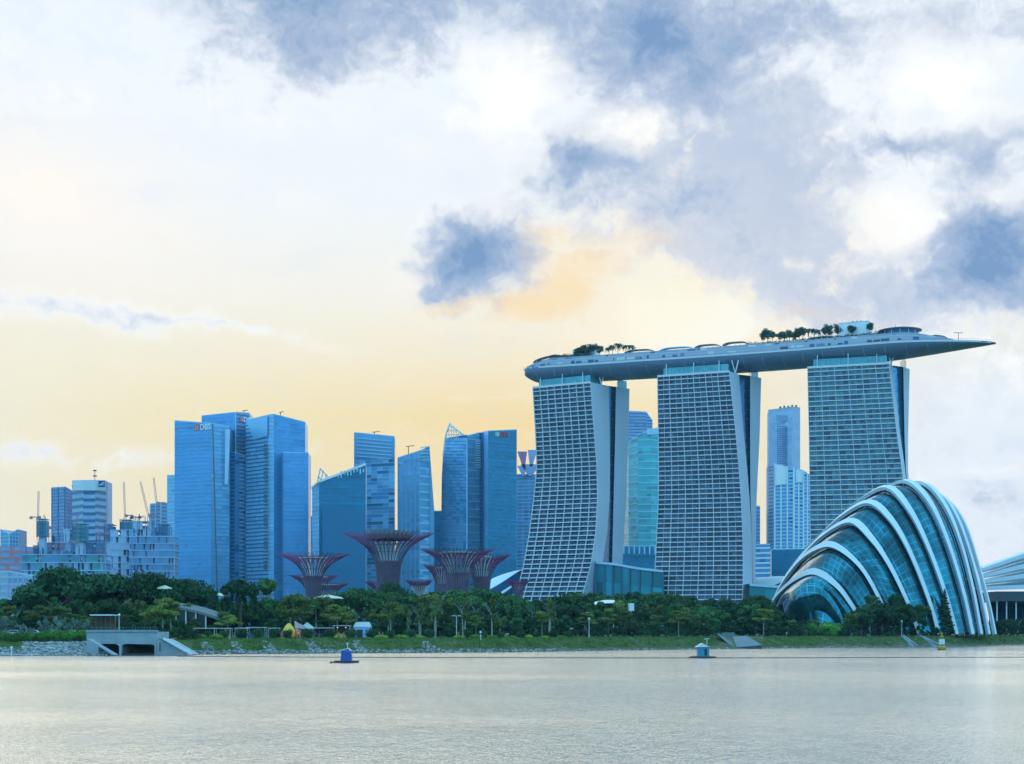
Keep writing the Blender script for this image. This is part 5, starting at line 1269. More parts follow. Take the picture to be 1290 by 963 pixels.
ORD = ['first', 'second', 'third', 'fourth', 'fifth', 'sixth', 'seventh', 'eighth', 'ninth', 'tenth', 'eleventh', 'twelfth']
GRP = {'back': 'trees in the rearmost row', 'middle': 'trees in the middle row', 'front': 'trees in the front row', 'edge': 'thin trees at the promenade edge', 'under': 'shrubs under the trees', 'deep': 'shrubs deep under the trees', 'bush': 'clipped round bushes along the promenade', 'lime': 'lime green shrubs between the bushes', 'slope': 'shrubs at the top of the bank', 'silver': 'silver shrubs above the stone slope'}
by = {}
for e in PLANTS:
    z = [n for q, n in ZONE if e[2] >= q][-1]; by.setdefault((e[1], e[5], z, e[4]), []).append(e)
for (kind, grp, z, lab), es in by.items():
    es.sort(key=lambda e: e[2])
    for i, e in enumerate(es):
        if lab: text = lab
        elif len(es) == 1: text = 'only %s %s %s' % (DESC[kind], ROW[grp], z)
        else: text = '%s %s %s %s' % (ORD[i], DESC[kind], ROW[grp], z)
        if len(text.split()) > 16: print('LONG', text)
        shrub = kind in ('bush', 'lowbush', 'wild', 'brt', 'silver'); tag(e[0], text, 'shrub' if shrub else 'tree', GRP.get(grp))

# hedge at the frame edge
def leafrow(name, px0, px1, back, h_, w_, m, label, cat, n, size):
    a = gp(px0, back); b = gp(px1, back); r = thing(name, a, label, cat); cl = []
    k = int((b-a).length/1.2)
    for j in range(k+1):
        p = a.lerp(b, j/k)-a; cl.append((p.x+random.uniform(-.3, .3), p.y, p.z+h_*random.uniform(0.45, 0.62), 1.3, w_, h_*0.5))
    leafobj('foliage', cl, n, size, m, 5, r, shell=0.7)
    mb = MB()
    for j in range(k+1): p = a.lerp(b, j/k); mb.tube([p-Vector((0, 0, 0.3)), p+Vector((random.uniform(-.3, .3), 0, h_*0.7))], [0.06, 0.03], 5)
    mb.build('stem', BARK, r)
leafrow('hedge', -60, 56, 14, 2.0, 1.2, L_BRT, 'bright green trimmed hedge above the stone slope, at the frame edge', 'hedge', 9000, 0.17)
leafrow('hedge', 58, 109, 14.5, 2.3, 1.3, L_BRT, 'darker untidy hedge running up to the culvert wall', 'hedge', 5000, 0.18)
# grass tufts over the bank
rg = np.random.default_rng(3); V = []; Fc = []; n = 26000
for i in range(n):
    px = rg.uniform(-30, 1320); back = rg.uniform(4, 20)
    if px < 145 and (px > 25 or back < 9): continue
    if 108 < px < 242 or 905 < px < 962: continue
    D = shore(px)+back; x = X(px, D); z = ground_z(px, D)+gbump(x, D, back); a = rg.uniform(0, 3.14); w = rg.uniform(0.12, 0.3); hh = rg.uniform(0.15, 0.5)
    dx, dy = math.cos(a)*w, math.sin(a)*w; k = len(V); V += [(x-dx, D-dy, z-0.05), (x+dx, D+dy, z-0.05), (x+dx*0.3+rg.normal()*0.08, D, z+hh)]; Fc.append((k, k+1, k+2))
me = bpy.data.meshes.new('grass'); me.from_pydata(V, [], Fc); me.materials.append(leafmat('bank_grass_blades', (0.10, 0.165, 0.04), 0.5)); o = bpy.data.objects.new('grass', me); COL.objects.link(o); tag(o, kind='stuff')

# palms and round trees on the sky deck
def palm(t, ac, h_, label, var=0):
    p = dk(t, ac, 0.0); r = thing('palm_tree', p, label, 'palm', 'palms on the sky deck'); rnd = random.Random(int(t*1e4)); top = p+Vector((rnd.uniform(-.6, .6), 0, h_*0.72))
    mb = MB(); mb.tube([p-Vector((0, 0, 2.2)), p.lerp(top, 0.5)+Vector((0.15, 0, 0)), top], [0.28, 0.2, 0.18], 6); mb.build('trunk', BARK, r)
    mb = MB()
    for k in range(22):
        a = rnd.uniform(0, 6.28); L_ = h_*rnd.uniform(0.3, 0.42); up = rnd.uniform(0.0, 0.9); d = Vector((math.cos(a), math.sin(a), 0)); s_ = Vector((-d.y, d.x, 0)); prev = None
        for j in range(6):
            u = j/5; c = top+d*L_*u+Vector((0, 0, L_*(up*u-0.95*u*u))); w = 0.55*math.sin(math.pi*(0.12+u*0.86)); cur = (c-s_*w+Vector((0, 0, -0.15)), c, c+s_*w+Vector((0, 0, -0.15)))
            if prev: mb.face([prev[0], prev[1], cur[1], cur[0]]); mb.face([prev[1], prev[2], cur[2], cur[1]])
            prev = cur
    mb.build('crown', L_DECK, r); return r
def decktree(t, ac, h_, w_, label, grp='round trees on the sky deck', base=0.0):
    h_ *= 1.12; w_ *= 1.3
    p = dk(t, ac, base); r = thing('deck_tree', p, label, 'tree', grp); rnd = random.Random(int(t*1e4)+5); cl = []
    for k in range(14):
        d = Vector((rnd.gauss(0, 1), rnd.gauss(0, 1), rnd.gauss(0, 1))).normalized()*rnd.uniform(0.3, 0.75); cl.append((d.x*w_*0.42, d.y*w_*0.42, h_*0.66+d.z*h_*0.30, w_*0.17, w_*0.17, h_*0.12))
    leafobj('crown', cl, 900, 0.42, L_DECK, int(t*1000), r, shell=0.4)
    mb = MB(); mb.tube([p-Vector((0, 0, 2.2)), p+Vector((0, 0, h_*0.6))], [0.3, 0.16], 6)
    for k in range(4): a = rnd.uniform(0, 6.28); mb.tube([p+Vector((0, 0, h_*0.4)), p+Vector((math.cos(a)*w_*0.25, math.sin(a)*w_*0.25, h_*0.7))], [0.13, 0.05], 5)
    mb.build('trunk', BARK, r)
def tpos(px): return (px-661)/(1254.5-661)*1.0   # near enough along the deck
def deck_t(px):
    lo, hi = 0.0, 1.0
    for _ in range(30):
        m_ = (lo+hi)/2; p = hc(m_); q = CX+F*p.x/p.y
        if q < px: lo = m_
        else: hi = m_
    return (lo+hi)/2
for i, (px, h_) in enumerate(((769, 9.5), (775, 11.0), (782, 12.0), (789, 11.2), (796, 10.0), (800, 8.5))): palm(deck_t(px), 3+2*(i % 3), h_, '%s palm of the tuft near the blunt deck end, counted from the pale box' % ORD[i])
for i, (px, h_, w_) in enumerate(((732, 8, 8), (738, 10, 9), (745, 10.5, 10), (752, 10, 10), (758, 9, 8), (727, 5.5, 7), (742, 7, 9))): decktree(deck_t(px), 7-(i % 3)*3, h_, w_, '%s round tree in the clump hiding the pale box on the deck' % ORD[i], 'round trees by the pale deck box')
for i, (px, h_, w_) in enumerate(((963, 11.5, 8), (970, 12.5, 9), (977, 10, 8), (984, 10.5, 8), (991, 9.5, 8), (998, 9.5, 8), (1004, 9.0, 7), (1010, 12, 8), (1015, 11, 7))): decktree(deck_t(px), 4+(i % 3)*2, h_, w_, '%s tree of the dense dark clump between middle and third hotel towers' % ORD[i], 'trees of the dense deck clump')
for i, (px, h_) in enumerate(((1021, 13.5), (1027, 12.5), (1033, 11))): palm(deck_t(px), 5, h_, '%s palm after the dense dark clump on the deck' % ORD[i])
for i, (px, h_, w_) in enumerate(((1043, 12.5, 8), (1047, 11, 7), (1057, 12, 7), (1060, 9, 6))): decktree(deck_t(px), 5, h_, w_, '%s round topped tree between the palms and the white box' % ORD[i], 'round trees before the white box')
for i, (px, h_, w_) in enumerate(((1076, 9, 7), (1099, 10, 6))): decktree(deck_t(px), 9, h_, w_, ['dark round tree at the near corner of the white box', 'narrow dark tree in front of the white box'][i], 'trees at the white box', 0.0)
palm(deck_t(677), 2, 5.5, 'lone small palm at the blunt tip of the deck')
for ta, tb, lab, bs in ((0.50, 0.66, 'low dark planting strip under the dense deck trees', 0.1), (0.66, 0.80, 'low dark planting strip in front of the white box', 0.1), (0.07, 0.16, 'low planting strip beside the pale deck box', 0.1)):
    a = dk(ta, 8, bs); r = thing('planting_strip', a, lab, 'planting'); cl = []
    for k in range(40): p = dk(lerp(ta, tb, k/39), 9, bs)-a; cl.append((p.x, p.y, p.z+1.0, 2.0, 2.0, 1.2+1.6*random.random()))
    leafobj('foliage', cl, 3600, 0.36, L_DECK, 8, r, shell=0.5)
    mb = MB(); mb.grid([[dk(lerp(ta, tb, k/12), 11, bs-0.2), dk(lerp(ta, tb, k/12), 11, bs+0.3), dk(lerp(ta, tb, k/12), 7, bs+0.3)] for k in range(13)]); mb.build('planter', HWHITE, r)

# ------------------------------------------------------------------ culvert, outfall, bank works
CONC = mat('pale_concrete', (0.32, 0.37, 0.41), 0.8, var=0.22, vscale=0.4, bump=0.3, bscale=3)
OPEN_DARK = mat('opening_shade_and_sill', (0.02, 0.03, 0.03), 0.7)  # near-black: shade painted into the openings, also used on the sill
Dc = 347.0; c0 = P(109, 794, Dc); c1 = P(198, 794, Dc)
r = thing('culvert', (c0.x, Dc, 0), 'pale concrete culvert with two dark openings at the water', 'culvert')
def sec(px, py, D=Dc): return P(px, py, D)
# deck beam with haunched openings, extruded back
top = [(109, 796), (198, 796)]
out = [(109, 796), (198, 796), (198, 826), (194.5, 826), (194.5, 813.5), (191, 812), (158, 811.2), (154.5, 812.5), (153.3, 814.5), (153, 826), (150.2, 826), (150, 814.5), (148, 812.5), (145, 811.3), (128, 811.3), (124, 813), (123.5, 826), (109, 826)]
mb = MB(); f = [P(a, b, Dc) for a, b in out]; bk = [p+Vector((0, 12, 0)) for p in f]
import mathutils.geometry as mg
tri = mg.tessellate_polygon([f])
for t in tri: mb.face([f[i] for i in t]); mb.face([bk[i] for i in reversed(t)])
for i in range(len(f)): j = (i+1) % len(f); mb.face([f[j], f[i], bk[i], bk[j]])
mb.build('headwall', CONC, r)
mb = MB(); a = P(108.5, 796, Dc); b = P(198.5, 796, Dc); mb.box(((a.x+b.x)/2, Dc+0.2, a.z+0.15), (b.x-a.x, 1.0, 0.34)); mb.build('coping', CONC, r)
mb = MB(); mb.face([P(110, 812, Dc+11.5), P(197, 812, Dc+11.5), P(197, 828, Dc+11.5), P(110, 828, Dc+11.5)]); mb.build('dark_interior', OPEN_DARK, r)
mb = MB(); mb.box(((c0.x+c1.x)/2, Dc+0.4, 0.2), (c1.x-c0.x-1, 0.5, 0.5)); mb.build('sill', OPEN_DARK, r)
mb = MB(); q = [(109, 805), (111, 805), (145, 825.5), (141, 825.5)]; w = [P(x, y, 340+i*0) for i, (x, y) in enumerate(q)]; mb.face(w); w2 = [p+Vector((0, 3, 0)) for p in w]
for i in range(4): j = (i+1) % 4; mb.face([w[j], w[i], w2[i], w2[j]])
mb.face(w2[::-1]); mb.build('sloping_kerb', CONC, r)
mb = MB(); w = [P(198.2, 805, 346), P(208, 805.5, 345), P(241, 824.5, 345), P(198.2, 825.5, 346)]; w2 = [p+Vector((0.5, 6, 0)) for p in w]; mb.face(w)
for i in range(4): j = (i+1) % 4; mb.face([w[j], w[i], w2[i], w2[j]])
mb.face(w2[::-1]); mb.build('wing_wall', CONC, r)
mb = MB(); mb.bar(P(206, 804.6, 344.6), P(241.5, 824.3, 344.6), 0.5, 0.5); mb.build('wing_coping', white, r)
mb = MB(); mb.box((P(201.5, 815, 345.4).x, 345.4, P(201, 815, 345.4).z), (0.18, 0.3, 1.9)); mb.build('ladder', dkgrey, r)
# deck railing, small green top
mb = MB()
for k in range(24): p = P(110+k*3.8, 796, Dc+0.6); mb.bar(p, p+Vector((0, 0, 1.0)), 0.07)
for hh in (0.5, 1.0): mb.bar(P(110, 796, Dc+0.6)+Vector((0, 0, hh)), P(197.5, 796, Dc+0.6)+Vector((0, 0, hh)), 0.06)
mb.build('railing', mat('green_rail', (0.03, 0.16, 0.12), 0.5), r)
# outfall further along
r = thing('outfall', (X(930, 486), 486, 0), 'grey concrete outfall slab with sloping side walls below the middle hotel tower', 'outfall')
CB = mat('bluish_concrete', (0.15, 0.19, 0.21), 0.8, var=0.15, vscale=0.3)
def plate(pts, D0, th, m, name):
    w = [P(x, y, D0) for x, y in pts]; w2 = [p+Vector((0, th, 0)) for p in w]; mb = MB(); mb.face(w); mb.face(w2[::-1])
    for i in range(len(w)): j = (i+1) % len(w); mb.face([w[j], w[i], w2[i], w2[j]])
    return mb.build(name, m, r)
plate([(903, 797), (925, 797), (925, 808), (906, 800)], 500, 3, CB, 'back_wall')
plate([(903, 798.5), (906, 798.5), (928, 815), (923, 815.5)], 484, 6, CONC, 'side_wall')
w = [P(923, 802, 494), P(941, 801, 496), P(960, 813, 484), P(928, 815.6, 482)]; mb = MB(); mb.face(w); w2 = [p-Vector((0, -1, 1.2)) for p in w]
for i in range(4): j = (i+1) % 4; mb.face([w[j], w[i], w2[i], w2[j]])
mb.build('apron', CB, r)
# steps near the dome
for i, (x0, y0, x1, y1, lab) in enumerate(((1134, 803.5, 1151, 812, 'narrow pale steps down the bank nearest the bright shrubs'), (1155, 802, 1181, 813, 'longer pale steps down the bank beside the yellow buoy'))):
    s0 = shore((x0+x1)/2); a = Vector((X(x0, s0+20), s0+20, 4.0)); b = Vector((X(x1, s0+1.5), s0+1.5, 0.5)); r = thing('bank_steps', a, lab, 'steps', 'steps down the bank'); mb = MB(); n = 16
    for k in range(n): p = a.lerp(b, k/n); z = ground_z(interp([(0, x0), (1, x1)], k/n), p.y)+0.12; mb.box((p.x, p.y, z), (1.6, 1.3, 0.3))
    mb.build('tread', CONC, r)
    mb = MB(); mb.bar(a+Vector((1.0, 0, 0.1)), b+Vector((1.0, 0, 0.2)), 0.3, 0.4); mb.build('side_kerb', CONC, r)
# promenade path
mb = MB(); rows = []
for px in list(range(-80, 1360, 20)):
    rr = []
    for back in (22.0, 26.0):
        D = shore(px)+back; x = X(px, D); rr.append((x, D, ground_z(px, D)+gbump(x, D, back)+0.05))
    rows.append(rr)
mb.grid(rows); tag(mb.build('path', mat('path_paving', (0.36, 0.35, 0.33), 0.9, var=0.15, vscale=0.5)), kind='structure')
# stone slope: broken rock
RK = [mat('bank_rock', (0.24, 0.235, 0.23), 0.9, var=0.4, vscale=0.8), mat('bank_rock_pale', (0.42, 0.41, 0.40), 0.9, var=0.3, vscale=0.8), mat('bank_rock_dark', (0.10, 0.10, 0.105), 0.9, var=0.3, vscale=0.8)]
rnd = random.Random(9); mb = MB()
def rock(mb, c, s):
    n = 6; i = len(mb.v); pts = []
    for (zz, rr_) in ((-0.4, 0.7), (0.1, 1.0), (0.55, 0.55)):
        for k in range(n): a = 6.283*k/n+rnd.uniform(-.3, .3); q = s*rr_*rnd.uniform(0.7, 1.15); pts.append((c.x+q*math.cos(a), c.y+q*math.sin(a)*0.8, c.z+s*zz*rnd.uniform(0.7, 1.2)))
    m = rnd.choices((0, 1, 2), (4, 3, 2))[0]; mb.grid([pts[0:6], pts[6:12], pts[12:18]], m, True); mb.face(pts[12:18], m)
def scatter(n, px0, px1, b0, b1, s0, s1, dens=None):
    for _ in range(n):
        px = rnd.uniform(px0, px1); back = rnd.uniform(b0, b1)
        if dens and rnd.random() > dens(px, back): continue
        D = shore(px)+back; x = X(px, D); z = ground_z(px, D)+gbump(x, D, back); s = rnd.uniform(s0, s1); rock(mb, Vector((x, D, z+s*0.1)), s)
scatter(2600, 28, 142, 0.0, 13, 0.18, 0.5, lambda p, b: min(1, (p-28)/50+0.3) if (p-109) < (13-b)*2.4 else 0)
scatter(500, -20, 60, 0.5, 7, 0.12, 0.35)
scatter(900, 243, 700, 0.2, 4.0, 0.12, 0.4)
for cxp in (340, 395, 453, 540, 262, 300): scatter(190, cxp-9, cxp+9, 0.5, 13, 0.12, 0.42, lambda p, b, c=cxp: 1 if abs(p-c+(b-6)*1.2) < 7 else 0)
scatter(500, 700, 1290, 0.0, 2.0, 0.12, 0.35)
tag(mb.build('rubble', RK), kind='stuff')
# low rail at the frame edge
a = gp(-20, 0.4); r = thing('low_rail', P(0, 826, 338), 'low white pipe rail with one post at the waterline, at the frame edge', 'rail')
mb = MB(); mb.bar(P(-60, 825.2, 337), P(52, 824.8, 339), 0.12); mb.bar(P(-60, 823.4, 337), P(16, 823.2, 338), 0.09); mb.build('rail', white, r)
for px in (14.5, -20, 40): mb = MB(); mb.bar(P(px, 826.5, 338), P(px, 817 if px == 14.5 else 822.5, 338), 0.2); mb.build('post', white, r)
mb = MB(); mb.lathe([(0.01, 0), (0.3, 0.15), (0.3, 0.5), (0.01, 0.6)], P(14.5, 818, 338), 10); mb.build('post_lamp', white, r)
# stone wall top at far right bank edge / floating boom
r = thing('floating_boom', (0, 313, 0), 'long thin dark floating boom stretched across the water in front of the bank', 'boom')
mb = MB(); pts = [Vector((X(px, D), D, 0.05)) for px, D in ((225, 330), (300, 325), (420, 318), (600, 312), (800, 308), (1000, 310), (1200, 316), (1400, 322))]; cs_ = cat_spline(pts, 60); mb.tube(cs_, 0.07, 6)
mb.build('cable', black, r)
mb = MB()
for a, b in zip(cs_, cs_[1:]):
    for u in (0.4,): p = a.lerp(b, u); mb.box((p.x, p.y, 0.06), (1.6, 0.2, 0.14))
mb.build('float_chain', black, r)
# ------------------------------------------------------------------ buoys
BLU = mat('blue_hull_paint', (0.01, 0.09, 0.45), 0.4, var=0.1); LBL = mat('light_blue_paint', (0.05, 0.25, 0.38), 0.5, var=0.1); YEL = mat('yellow_paint', (0.50, 0.30, 0.02), 0.5, var=0.15)
c = Vector((X(436.5, 262), 262, 0)); r = thing('float_hut', c, 'bright blue hut with a white lid roof on a dark floating raft', 'buoy hut')
mb = MB(); mb.box((c.x, c.y, 0.12), (3.9, 2.6, 0.36)); mb.build('raft', black, r)
for s_ in (-1, 1): mb = MB(); mb.tube([(c.x-2.0, c.y+s_*1.0, 0.1), (c.x+2.0, c.y+s_*1.0, 0.1)], 0.26, 10); mb.build('pontoon', dkgrey, r)
mb = MB(); mb.box((c.x, c.y, 1.12), (1.85, 1.5, 1.7), 0, 0, 1.0); ob = mb.build('hut_body', BLU, r)
for v in ob.data.vertices:
    if v.co.z > 1: v.co.x *= 0.82; v.co.y *= 0.85
mb = MB()
for k in range(4): x = c.x-0.7+k*0.46; mb.box((x, c.y-0.80, 1.05), (0.05, 0.1, 1.5))
mb.build('hull_rib', mat('blue_rib_paint', (0.01, 0.06, 0.30), 0.4), r)
mb = MB(); mb.face([(c.x-1.35, c.y-0.85, 2.0), (c.x+0.35, c.y-0.85, 2.45), (c.x+0.35, c.y+0.85, 2.45), (c.x-1.35, c.y+0.85, 2.0)]); mb.face([(c.x-1.35, c.y-0.85, 1.9), (c.x-1.35, c.y+0.85, 1.9), (c.x+0.35, c.y+0.85, 2.35), (c.x+0.35, c.y-0.85, 2.35)])
mb.face([(c.x-1.35, c.y-0.85, 1.9), (c.x+0.35, c.y-0.85, 2.35), (c.x+0.35, c.y-0.85, 2.45), (c.x-1.35, c.y-0.85, 2.0)]); mb.face([(c.x+0.35, c.y-0.85, 2.44), (c.x+0.75, c.y-0.85, 2.0), (c.x+0.75, c.y+0.85, 2.0), (c.x+0.35, c.y+0.85, 2.44)]); mb.build('roof', white, r)
mb = MB(); mb.bar((c.x+0.15, c.y, 2.3), (c.x+0.15, c.y, 3.2), 0.09); mb.box((c.x+0.15, c.y, 3.15), (0.3, 0.3, 0.3)); mb.build('beacon', offwhite, r)
c = Vector((X(417.5, 258), 258, 0)); o = thing('marker_float', c, 'tiny dark float bobbing beside the bright blue hut', 'float'); mb = MB(); mb.lathe([(0.01, -0.2), (0.28, -0.05), (0.28, 0.15), (0.12, 0.3), (0.01, 0.32)], c, 12); mb.build('float_ball', black, o)
c = Vector((X(886, 310), 310, 0)); r = thing('float_hut', c, 'light blue hut with pitched pale roof and dark doorway on a brown raft', 'buoy hut')
mb = MB(); mb.box((c.x, c.y, 0.16), (4.6, 3.0, 0.36)); mb.build('raft', mat('brown_raft', (0.09, 0.06, 0.05), 0.8), r)
for s_ in (-1, 1): mb = MB(); mb.tube([(c.x-2.6, c.y+s_*1.2, 0.08), (c.x+2.2, c.y+s_*1.2, 0.08)], 0.22, 10); mb.build('pontoon', black, r)
mb = MB(); mb.box((c.x-0.05, c.y, 1.25), (2.2, 1.9, 1.85)); mb.build('hut_wall', LBL, r)
mb = MB(); mb.box((c.x+0.35, c.y-0.97, 1.15), (0.5, 0.06, 1.3)); mb.build('doorway', OPEN_DARK, r)
mb = MB()
z0 = 2.15
mb.grid([[(c.x-1.6, c.y-1.2, z0), (c.x-1.6, c.y+1.2, z0)], [(c.x-0.3, c.y-1.2, z0+0.75), (c.x-0.3, c.y+1.2, z0+0.75)], [(c.x+1.15, c.y-1.2, z0+0.1), (c.x+1.15, c.y+1.2, z0+0.1)]]); mb.face([(c.x-1.6, c.y-1.19, z0), (c.x+1.15, c.y-1.19, z0+0.02), (c.x-0.3, c.y-1.19, z0+0.74)]); mb.build('roof', white, r)
mb = MB(); mb.bar((c.x+0.7, c.y, 2.1), (c.x+0.7, c.y, 3.8), 0.1); mb.bar((c.x+0.2, c.y, 3.7), (c.x+1.2, c.y, 3.8), 0.14); mb.build('wind_gauge', offwhite, r)
D = 520; c = Vector((X(1186.5, 452), 452, 0)); r = thing('channel_buoy', c, 'yellow buoy carrying a white box and a small top mark', 'buoy')
mb = MB(); mb.lathe([(0.9, -0.4), (1.2, 0.0), (1.2, 0.9), (0.95, 1.15), (0.01, 1.2)], c, 20); mb.build('float', YEL, r)
mb = MB(); mb.lathe([(1.24, 0.05), (1.24, 0.35)], c, 20); mb.build('waterline_band', mat('rust_band', (0.22, 0.09, 0.03), 0.8), r)
mb = MB()
for sx_, sy_ in ((-1, -1), (1, -1), (1, 1), (-1, 1)): mb.bar((c.x+sx_*0.6, c.y+sy_*0.6, 1.1), (c.x+sx_*0.4, c.y+sy_*0.4, 3.6), 0.1)
mb.build('frame', YEL, r)
mb = MB(); mb.box((c.x, c.y, 2.35), (1.35, 1.35, 1.5)); mb.build('box_panel', white, r)
mb = MB(); mb.lathe([(0.35, 3.5), (0.45, 3.9), (0.15, 4.3), (0.4, 4.6), (0.01, 5.0)], c, 12); mb.build('top_mark', YEL, r)

# ------------------------------------------------------------------ buildings among the trees
r = thing('green_roof_pavilion', P(240, 780, 430), 'long low pavilion with a curved sloping dark roof below the bank towers', 'pavilion')
mb = MB(); rows = []
for k in range(15):
    u = k/14; px = lerp(196, 284, u); py = lerp(767, 785, u**1.6)-2*math.sin(math.pi*u); a = P(px, py, 425); rows.append([a, a+Vector((0, 0, 0.7)), a+Vector((0, 9, 1.8)), a+Vector((0, 18, 1.0)), a+Vector((0, 18, 0))])
mb.grid(rows, 0, True); mb.build('roof', mat('weathered_roof', (0.13, 0.16, 0.17), 0.8, var=0.25, vscale=0.4), r)
mb = MB(); mb.grid([[rw[0]+Vector((0, 1.5, 0)), Vector((rw[0].x, rw[0].y+1.5, 3.6))] for rw in rows[:11]]); mb.build('dark_wall', mat('dark_glass_wall', (0.02, 0.035, 0.04), 0.3), r)  # near-black wall under the roof
for k in range(0, 11, 2): mb = MB(); a = rows[k][0]; mb.bar((a.x, a.y+0.5, 3.6), (a.x, a.y+0.5, a.z), 0.3); mb.build('column', offwhite, r)
r = thing('riverside_kiosk', P(125, 790, 376), 'small open kiosk with a flat white roof behind the culvert', 'kiosk')
a = P(113, 775, 374); b = P(140, 775, 374); mb = MB(); mb.box(((a.x+b.x)/2, 377, a.z), (b.x-a.x, 6, 0.3)); mb.build('roof', offwhite, r)
mb = MB(); mb.box(((a.x+b.x)/2, 378.5, (a.z+3.6)/2), ((b.x-a.x)*0.97, 1.5, a.z-3.7)); mb.build('back_panel', mat('brown_timber', (0.10, 0.06, 0.045), 0.8, var=0.3, vscale=2), r)
for k in range(5): mb = MB(); x = lerp(a.x+0.3, b.x-0.3, k/4); mb.bar((x, 374.5, 3.5), (x, 374.5, a.z), 0.16); mb.build('post', mat('brown_timber', (0.10, 0.06, 0.045), 0.8), r)
for i, (px, py, D, w, lab, m) in enumerate(((271, 751, 460, 9.5, 'pale disc shaped sunshade rising over the dip in the tree line', 'cream_canvas'), (207, 742, 440, 4.5, 'small pale disc lamp shade high among the dark spreading trees', 'cream_canvas'), (414, 754, 470, 9, 'pale disc shaped sunshade under the lowest steel tree', 'cream_canvas'))):
    p = P(px, py, D); r = thing('disc_sunshade', (p.x, p.y, 3.8), lab, 'sunshade', 'disc sunshades above the trees'); mb = MB(); mb.lathe([(w*0.5, -0.1), (w*0.42, 0.35), (w*0.1, 0.9), (0.01, 1.0)], p, 24); mb.lathe([(w*0.5, -0.1), (0.01, 0.1)], p, 24); mb.build('canopy', mat(m, (0.62, 0.62, 0.45), 0.7), r)
    mb = MB(); mb.tube([(p.x, p.y, 3.6), p], [0.2, 0.12], 8); mb.build('pole', offwhite, r)
r = thing('white_shelter', P(768, 762, 520), 'white curved shelter roof glimpsed in the trees below the teal glass hall', 'shelter')
mb = MB(); mb.grid([[P(lerp(749, 775, k/8), 762-2.0*math.sin(math.pi*k/8*0.7), 505+D_), P(lerp(749, 775, k/8), 758.5-2.6*math.sin(math.pi*k/8*0.7), 511+D_)] for k in range(9) for D_ in (0,)]); mb.build('roof', offwhite, r)
for px in (752, 762, 773): mb = MB(); a = P(px, 760, 508); mb.bar((a.x, a.y, 3.8), a, 0.3); mb.build('post', offwhite, r)
r = thing('white_shelter', P(795, 767, 520), 'small white sign like shelter beside the curved shelter roof', 'shelter'); a = P(795, 765, 500); mb = MB(); mb.box(a, (1.6, 1.0, 2.4), 0.4); mb.build('panel', white, r); mb = MB(); mb.bar((a.x, a.y, 3.8), a, 0.25); mb.build('post', offwhite, r)

# ------------------------------------------------------------------ event on the promenade
TW = mat('tent_canvas', (0.50, 0.51, 0.50), 0.8, var=0.05); WARM = mat('warm_stall_lamp', (0.9, 0.6, 0.2), 0.5)
_n = WARM.node_tree.nodes['Principled BSDF']; _n.inputs['Emission Color'].default_value = (1, 0.62, 0.22, 1); _n.inputs['Emission Strength'].default_value = 1.6
STALLF = [mat('stall_red', (0.35, 0.05, 0.04), 0.7), mat('stall_blue', (0.06, 0.14, 0.30), 0.7), mat('stall_black', (0.03, 0.03, 0.035), 0.7), mat('stall_yellow', (0.55, 0.38, 0.06), 0.7)]
def stall(px, w, h_, label, kind='flat', side=0, lit=False, back=33):
    w *= 0.78; h_ *= random.uniform(0.85, 1.08)
    p = gp(px, back+random.uniform(-2, 2)); r = thing('market_stall', p, label, 'stall', 'stalls on the promenade'); z = p.z
    for sx_ in (-1, 1):
        for sy_ in (0, 3): mb = MB(); mb.bar((p.x+sx_*w/2, p.y+sy_, z-0.2), (p.x+sx_*w/2, p.y+sy_, z+h_), 0.1); mb.build('leg', offwhite, r)
    mb = MB()
    if kind == 'flat': mb.box((p.x, p.y+1.5, z+h_+0.1), (w+0.2, 3.2, 0.2))
    else:
        q = [(p.x-w/2-.15, p.y-.15), (p.x+w/2+.15, p.y-.15), (p.x+w/2+.15, p.y+3.15), (p.x-w/2-.15, p.y+3.15)]; ap = (p.x, p.y+1.5, z+h_+1.5)
        for i in range(4): a, b = q[i], q[(i+1) % 4]; mb.face([(a[0], a[1], z+h_-0.3), (b[0], b[1], z+h_-0.3), (b[0], b[1], z+h_), (a[0], a[1], z+h_)]); mb.face([(a[0], a[1], z+h_), (b[0], b[1], z+h_), ap])
    mb.build('canopy', TW, r)
    mb = MB(); mb.box((p.x, p.y+0.5, z+0.55), (w*0.9, 0.8, 1.1)); mb.build('counter', STALLF[side], r)
    mb = MB(); mb.box((p.x, p.y+3.0, z+h_*0.5), (w*0.96, 0.06, h_*0.9)); mb.build('back_cloth', STALLF[2], r)
    if lit:
        for k in (-1, 1): mb = MB(); mb.lathe([(0.01, -0.14), (0.16, 0), (0.01, 0.16)], (p.x+k*w*0.25, p.y+0.8, z+h_-0.4), 8); mb.build('lamp', WARM, r)
for args in ((257, 6.5, 2.7, 'white flat roofed stall furthest towards the culvert', 'flat', 2, False), (277, 6.5, 2.7, 'white flat roofed stall with a warm lamp, beside the furthest one', 'flat', 3, True), (304, 4, 2.5, 'narrow stall under the drooping tree', 'flat', 2, False),
             (322, 6, 2.6, 'flat roofed stall just past the drooping tree', 'flat', 1, False), (345, 3.5, 2.4, 'small white stall before the yellow inflatable', 'flat', 2, False), (386, 4, 2.7, 'peaked white stall right after the yellow inflatable', 'peak', 0, False),
             (405, 6.5, 2.6, 'wide flat roofed stall between the yellow inflatable and the lit one', 'flat', 2, False), (430, 5.5, 2.9, 'brightly lit stall with warm lamps next to the blue sided tent', 'flat', 3, True)): stall(*args)
p = gp(456, 31); r = thing('blue_tent', p, 'white roofed tent with a pale blue side wall, last of the stalls', 'tent')
mb = MB(); w, d_, z = 4.6, 4.0, p.z; q = [(p.x-w/2, p.y), (p.x+w/2, p.y), (p.x+w/2, p.y+d_), (p.x-w/2, p.y+d_)]
